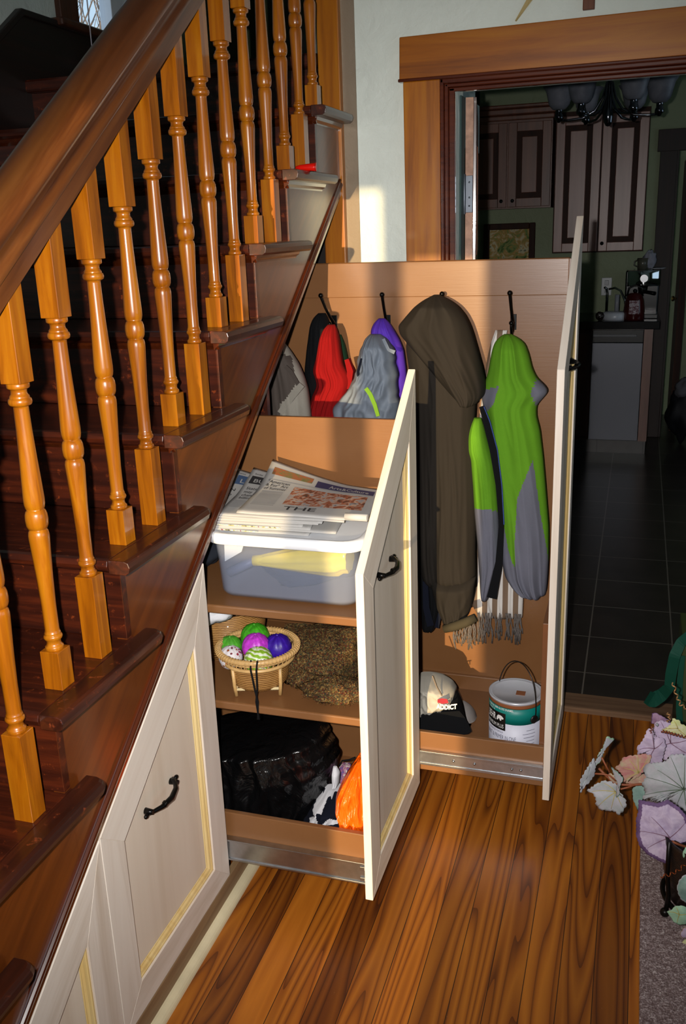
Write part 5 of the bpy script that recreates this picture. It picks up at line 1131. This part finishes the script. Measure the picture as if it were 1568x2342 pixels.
# things on the worktop
ZW = 0.9445
cm = thing('coffee_machine', 'black coffee machine with a polished steel head at the right end of the worktop', 'coffee machine', (0.93, 5.4, ZW))
MB().box(0.80, 1.03, 5.44, 5.62, ZW, 1.26).build('body', plain('black appliance plastic', '#08080a', 0.2), cm, bevel=0.01); MB().box(0.80, 1.03, 5.24, 5.44, ZW, ZW+0.03).build('drip_tray', plain('black tray', '#0a0a0a', 0.3), cm, bevel=0.004)
rings = []
for z in (1.165, 1.172, 1.265, 1.272): rings.append([(0.815+0.215*s, 5.255-0.035*math.sin(s*math.pi)+(0.004 if z in (1.165, 1.272) else 0), z) for s in [k/16 for k in range(17)]]+[(1.03, 5.45, z), (0.815, 5.45, z)])
MB().loft(rings).build('steel_head', M_CHROME, cm)
MB().tube([(0.925, 5.222, 1.218), (0.925, 5.212, 1.218)], 0.026, 20).build('dial', plain('silver dial', '#9a9a9e', 0.3, 0.8), cm)
MB().tube([(0.92, 5.32, 1.168), (0.92, 5.32, 1.11)], [0.035, 0.028], 20).build('brew_head', M_BLACKMETAL, cm); MB().tube([(0.92, 5.32, 1.125), (1.0, 5.24, 1.115)], [0.011, 0.014], 10).build('filter_handle', M_BLACKMETAL, cm)
mg = thing('mug', 'small grey mug standing on top of the coffee machine', 'mug', (0.90, 5.42, 1.272))
MB().lathe([(0.0, 0.0), (0.034, 0.0), (0.038, 0.075), (0.034, 0.075), (0.030, 0.006), (0.0, 0.006)], (0.91, 5.38, 1.273), 24).build('cup', plain('grey glazed cup', '#4c4a40', 0.3), mg)
MB().tube([(0.875, 5.38, 1.335), (0.855, 5.38, 1.325), (0.852, 5.38, 1.302), (0.874, 5.38, 1.29)], 0.005, 8).build('handle', plain('grey glazed handle', '#4c4a40', 0.3), mg)
o = lump((0.955, 5.40, 1.32), 0.045, (0.9, 0.8, 1.3), 4.0, 0.4).build('paper_towel', fabric('crumpled tissue', '#8d8d98')); o.location.z = 1.273; tag(o, 'crumpled tissue beside the mug on the coffee machine', 'tissue')
o = MB().lathe([(0.0, 0.0), (0.05, 0.002), (0.075, 0.012), (0.073, 0.014), (0.05, 0.006), (0.0, 0.005)], (1.0, 5.52, 1.261), 32).build('saucer', plain('white china', '#a8a8ae', 0.2)); tag(o, 'white saucer at the right end of the coffee machine top', 'saucer')
kt = thing('kettle', 'dark red enamel kettle with a pale flower panel in front of the coffee machine', 'kettle', (0.87, 5.15, ZW))
MB().lathe([(0.0, 0.0), (0.068, 0.0), (0.072, 0.01), (0.070, 0.06), (0.062, 0.13), (0.050, 0.165), (0.035, 0.18), (0.0, 0.185)], (0.87, 5.16, ZW), 36).build('body', plain('dark red enamel', '#3c0a0c', 0.18), kt)
MB().ball((0.87, 5.16, ZW+0.195), 0.014, 12, 8).build('lid_knob', M_BLACKMETAL, kt); MB().tube([(0.818, 5.16, ZW+0.16), (0.83, 5.16, ZW+0.215), (0.87, 5.16, ZW+0.235), (0.91, 5.16, ZW+0.215), (0.922, 5.16, ZW+0.16)], 0.006, 8).build('handle', M_BLACKMETAL, kt)
mb = MB(); vs = [(0.87+(0.0705-0.03*max(0, z-0.05))*math.sin(a), 5.16-(0.0715-0.03*max(0, z-0.05))*math.cos(a), ZW+z) for z in (0.045, 0.075, 0.105, 0.135) for a in [math.radians(-28+56*k/8) for k in range(9)]]
mb.add(vs, [(j*9+i, j*9+i+1, j*9+i+10, j*9+i+9) for j in range(3) for i in range(8)], 0, True); mb.build('flower_panel', photo_mat('white flower decoration', ['#9a8a92', '#b9aeb4', '#5a2028', '#a89aa0'], 50), kt)
kb = thing('white_appliance', 'white round appliance base with an upright post on the worktop', 'appliance', (0.74, 5.2, ZW))
MB().lathe([(0.0, 0.0), (0.082, 0.0), (0.085, 0.02), (0.085, 0.045), (0.07, 0.055), (0.0, 0.056)], (0.745, 5.18, ZW), 40).build('base', plain('white appliance plastic', '#b5b8c0', 0.3), kb); MB().tube([(0.755, 5.19, ZW+0.05), (0.755, 5.19, ZW+0.17)], 0.016, 14).build('post', plain('grey appliance plastic', '#84868e', 0.35), kb)
fc = thing('faucet', 'curved chrome tap behind the white appliance base', 'faucet', (0.68, 5.45, ZW))
MB().tube([(0.68, 5.35, ZW), (0.68, 5.35, ZW+0.17), (0.674, 5.34, ZW+0.20), (0.662, 5.33, ZW+0.21)], 0.008, 10).build('column', M_CHROME, fc); MB().tube([(0.69, 5.45, ZW+0.19), (0.73, 5.43, ZW+0.20), (0.77, 5.41, ZW+0.18), (0.80, 5.40, ZW+0.12), (0.815, 5.39, ZW+0.06)], 0.007, 10).build('spout', M_CHROME, fc)
o = thing('socket', 'white power socket plate on the kitchen wall above the tap', 'socket', (0.66, 5.715, 1.1)); MB().box(0.625, 0.70, 5.708, 5.718, 1.07, 1.20).build('plate', plain('white plastic plate', '#a9aeb2', 0.25), o, bevel=0.003); mb = MB().box(0.648, 0.678, 5.704, 5.709, 1.09, 1.125); mb.box(0.648, 0.678, 5.704, 5.709, 1.145, 1.18); mb.build('outlet', plain('pale plastic', '#8b8f94', 0.3), o, bevel=0.002)
o = lump((0.645, 5.13, ZW+0.03), 0.03, (0.9, 0.8, 1.0), 7.0, 0.25).build('dark_pot', plain('dark ceramic', '#1c120f', 0.3)); tag(o, 'small dark pot at the left front of the visible worktop', 'pot')
# chandelier
M_DARKCHROME = plain('dark polished nickel', '#606268', 0.12, 1.0)
cx, cy = 0.706, 3.40; zc = 2.05
ch = thing('chandelier', 'six-arm dark metal chandelier with frosted bell shades in the kitchen', 'chandelier', (cx, cy, zc))
MB().lathe([(0.0, 0.0), (0.010, 0.003), (0.020, 0.02), (0.022, 0.05), (0.019, 0.11), (0.012, 0.14), (0.014, 0.16), (0.010, 0.20), (0.012, 0.24), (0.008, 0.28), (0.006, 0.548)], (cx, cy, zc), 20).build('stem', M_DARKCHROME, ch)
def frosted():
    t = NT('smoky frosted glass'); v = t.coords(); n = t.noise(v, 9, 5, 0.6, 1.0); return t.set(t.ramp(n, [(0.3, lin('#5c5e68')), (0.7, lin('#7c7e88'))]), 0.4, trans=0.25, ior=1.3)
M_SHADE = frosted()
for k in range(6):
    a = math.radians(60*k); c, s = math.cos(a), math.sin(a); P = lambda r, z: (cx+r*c, cy+r*s, zc+z)
    ar = MB().tube([P(0.012, 0.20), P(0.030, 0.13), P(0.065, 0.075), P(0.12, 0.046), P(0.19, 0.040), P(0.232, 0.043)], 0.006, 10).build('arm', M_DARKCHROME, ch)
    MB().lathe([(0.0, -0.012), (0.008, -0.01), (0.012, 0.0), (0.022, 0.006), (0.020, 0.022), (0.016, 0.028), (0.016, 0.055), (0.020, 0.058)], P(0.235, 0.043), 18).build('lamp_holder', M_DARKCHROME, ar)
    MB().lathe([(0.024, 0.048), (0.034, 0.052), (0.050, 0.072), (0.058, 0.105), (0.066, 0.135), (0.082, 0.160), (0.079, 0.160), (0.063, 0.136), (0.054, 0.105), (0.046, 0.074), (0.030, 0.055)], P(0.235, 0.043), 28).build('shade', M_SHADE, ch)
# far doorway casing and what hangs beyond it
mb = MB(); mb.box(0.985, 1.10, 5.695, 5.722, 0, 2.1); mb.box(0.965, 2.0, 5.69, 5.722, 2.06, 2.205); mb.box(1.085, 1.115, 5.70, 5.84, 0, 2.08)
setting('trim_11', mb, M_CASINGD, bevel=0.003)
fd = setting('door_2', MB().box(1.18, 1.23, 5.9, 6.55, 0.01, 2.03), M_CABD)
mb = MB().tube([(1.172, 5.98, 1.02), (1.15, 5.98, 1.02)], 0.006, 8); mb.ball((1.145, 5.98, 1.02), 0.02, 12, 8, sc=(0.7, 1, 1)); spart('door_handle', mb, plain('old brass', '#6a5428', 0.35, 0.9), fd)
bg_ = lump((1.24, 5.62, 0.0), 0.1, (1, 1, 1), 2.0)
o = lump((1.22, 5.45, 0.42), 0.11, (1.0, 0.8, 1.7), 2.5, 0.3).build('backpack', fabric('black rucksack nylon', '#15151a', 0.6)); o.location = (1.25, 5.50, 0.0); tag(o, 'black rucksack on the floor beside the far kitchen doorway', 'bag')
o = lump((1.2, 5.35, 0.6), 0.075, (1.1, 0.7, 1.0), 6.5, 0.3).build('grey_bundle', fabric('grey patterned cloth', '#5a5a60', var=0.5)); o.location = (1.27, 5.46, 0.34); tag(o, 'grey patterned bundle on top of the black rucksack', 'bundle')

# ================================================================== SMALL THINGS ON THE WALL AND STAIRS
M_CROSS = wood('brown wooden cross', '#4a220c', '#6a3616', '#7d4620', 'z', 0.4)
o = thing('wall_cross', 'brown wooden cross hanging above the doorway, only its foot in view', 'cross', (0.722, YW, 2.17))
MB().box(0.706, 0.738, YW-0.014, YW-0.001, 2.172, 2.42).build('upright', M_CROSS, o, bevel=0.002); MB().box(0.645, 0.80, YW-0.0145, YW-0.0012, 2.335, 2.367).build('crosspiece', M_CROSS, o, bevel=0.002)
mb = MB(); p, q = AY(1178, 48, YW-0.006), AY(1214, -10, YW-0.006); d = (q-p).normalized(); nn = Vector((d.z, 0, -d.x))
mb.loft([[p-nn*0.0015, p+nn*0.0015, p+nn*0.0015+Vector((0, 0.002, 0)), p-nn*0.0015+Vector((0, 0.002, 0))], [q-nn*0.006, q+nn*0.006, q+nn*0.006+Vector((0, 0.002, 0)), q-nn*0.006+Vector((0, 0.002, 0))]], smooth=False)
mb.loft([[p+nn*0.0005, p+nn*0.003, p+nn*0.003+Vector((0, 0.002, 0)), p+nn*0.0005+Vector((0, 0.002, 0))], [q+nn*0.007, q+nn*0.010, q+nn*0.010+Vector((0, 0.002, 0)), q+nn*0.007+Vector((0, 0.002, 0))]], smooth=False)
tag(mb.build('palm_strip', plain('dried palm leaf', '#b5a06a', 0.7)), 'dried palm leaf strip pinned on the wall above the doorway', 'palm leaf')
zt8 = TZ(8); a = AY(692, 383, 0.86); b = AY(719, 382, 0.865); zt8 = min(zt8, b.z-0.0108)
rc = thing('red_nozzle', 'small red plastic cone lying on the stair tread by the corner board', 'plastic cone', (0.01, 0.85, zt8))
mb = MB(); d = (b-a)
mb.tube([a-d*0.6, a-d*0.2, b, b+d*0.06], [0.0035, 0.007, 0.0105, 0.0105], 24); mb.build('cone', plain('glossy red plastic', '#d0140a', 0.25), rc)
mb = MB().tube([b+d*0.06, b+d*0.16], 0.0112, 24); mb.build('lip', plain('red plastic lip', '#b01008', 0.3), rc)
pcd = thing('blind_cord', 'white blind cord with a plastic pull hanging at the stairwell window', 'cord', (-1.03, 1.62, 2.2))
MB().tube([(-1.035, 1.628, 3.3), (-1.035, 1.625, 2.27)], 0.0022, 6).build('cord', plain('white cord', '#b9b6c0', 0.6), pcd); MB().lathe([(0.0, 0.0), (0.010, 0.0), (0.011, 0.01), (0.006, 0.05), (0.003, 0.055), (0.0, 0.056)], (-1.035, 1.625, 2.215), 14).build('pull', plain('white plastic pull', '#c4c0c8', 0.4), pcd)
cu = thing('landing_curtain', 'dark curtain with a beaded edge hanging on the landing wall', 'curtain', (-0.87, 2.75, 2.4))
cloth_mb([(-160, 535, 622), (-60, 538, 618), (0, 542, 612), (30, 546, 606), (60, 549, 594), (100, 552, 585), (140, 554, 580)], 2.755, 0.02, 0.02, 71.0, nr=40, nf=30).build('cloth', fabric('black curtain cloth', '#0b0a0a'), cu)
mb = MB()
for k in range(22): p = AY(lerp(606, 583, k/21)+3*math.sin(k), lerp(36, 146, k/21), 2.72); mb.ball(p, 0.012, 8, 6)
bo = mb.build('bead_edge', plain('brown wooden beads', '#4a2c16', 0.4), cu)
# winter trees outside the stairwell window
M_BARK = plain('bare grey bark', '#6a5e58', 0.9)
rn = random.Random(12)
def grow(mb, p, d, L, r, depth):
    pts = [p]; q = p
    for k in range(4): d = (d+Vector((rn.uniform(-1, 1), rn.uniform(-1, 1), rn.uniform(-0.3, 0.8)))*0.22).normalized(); q = q+d*L/4; pts.append(q)
    mb.tube(pts, [r, r*0.9, r*0.8, r*0.7, r*0.6], 5)
    if depth:
        for k in range(3): grow(mb, pts[rn.choice((2, 3, 4))], (d+Vector((rn.uniform(-1, 1), rn.uniform(-1, 1), rn.uniform(-0.4, 0.9)))*0.8).normalized(), L*0.72, r*0.55, depth-1)
for k, (x, y) in enumerate(((-5.5, 9.0), (-6.5, 7.6))):
    mb = MB(); grow(mb, Vector((x, y, -0.5)), Vector((0.05, 0.05, 1)), 2.6, 0.10, 5)
    tag(mb.build('tree', M_BARK), 'bare winter tree outside the stairwell window', 'tree', 'bare trees outside the window')
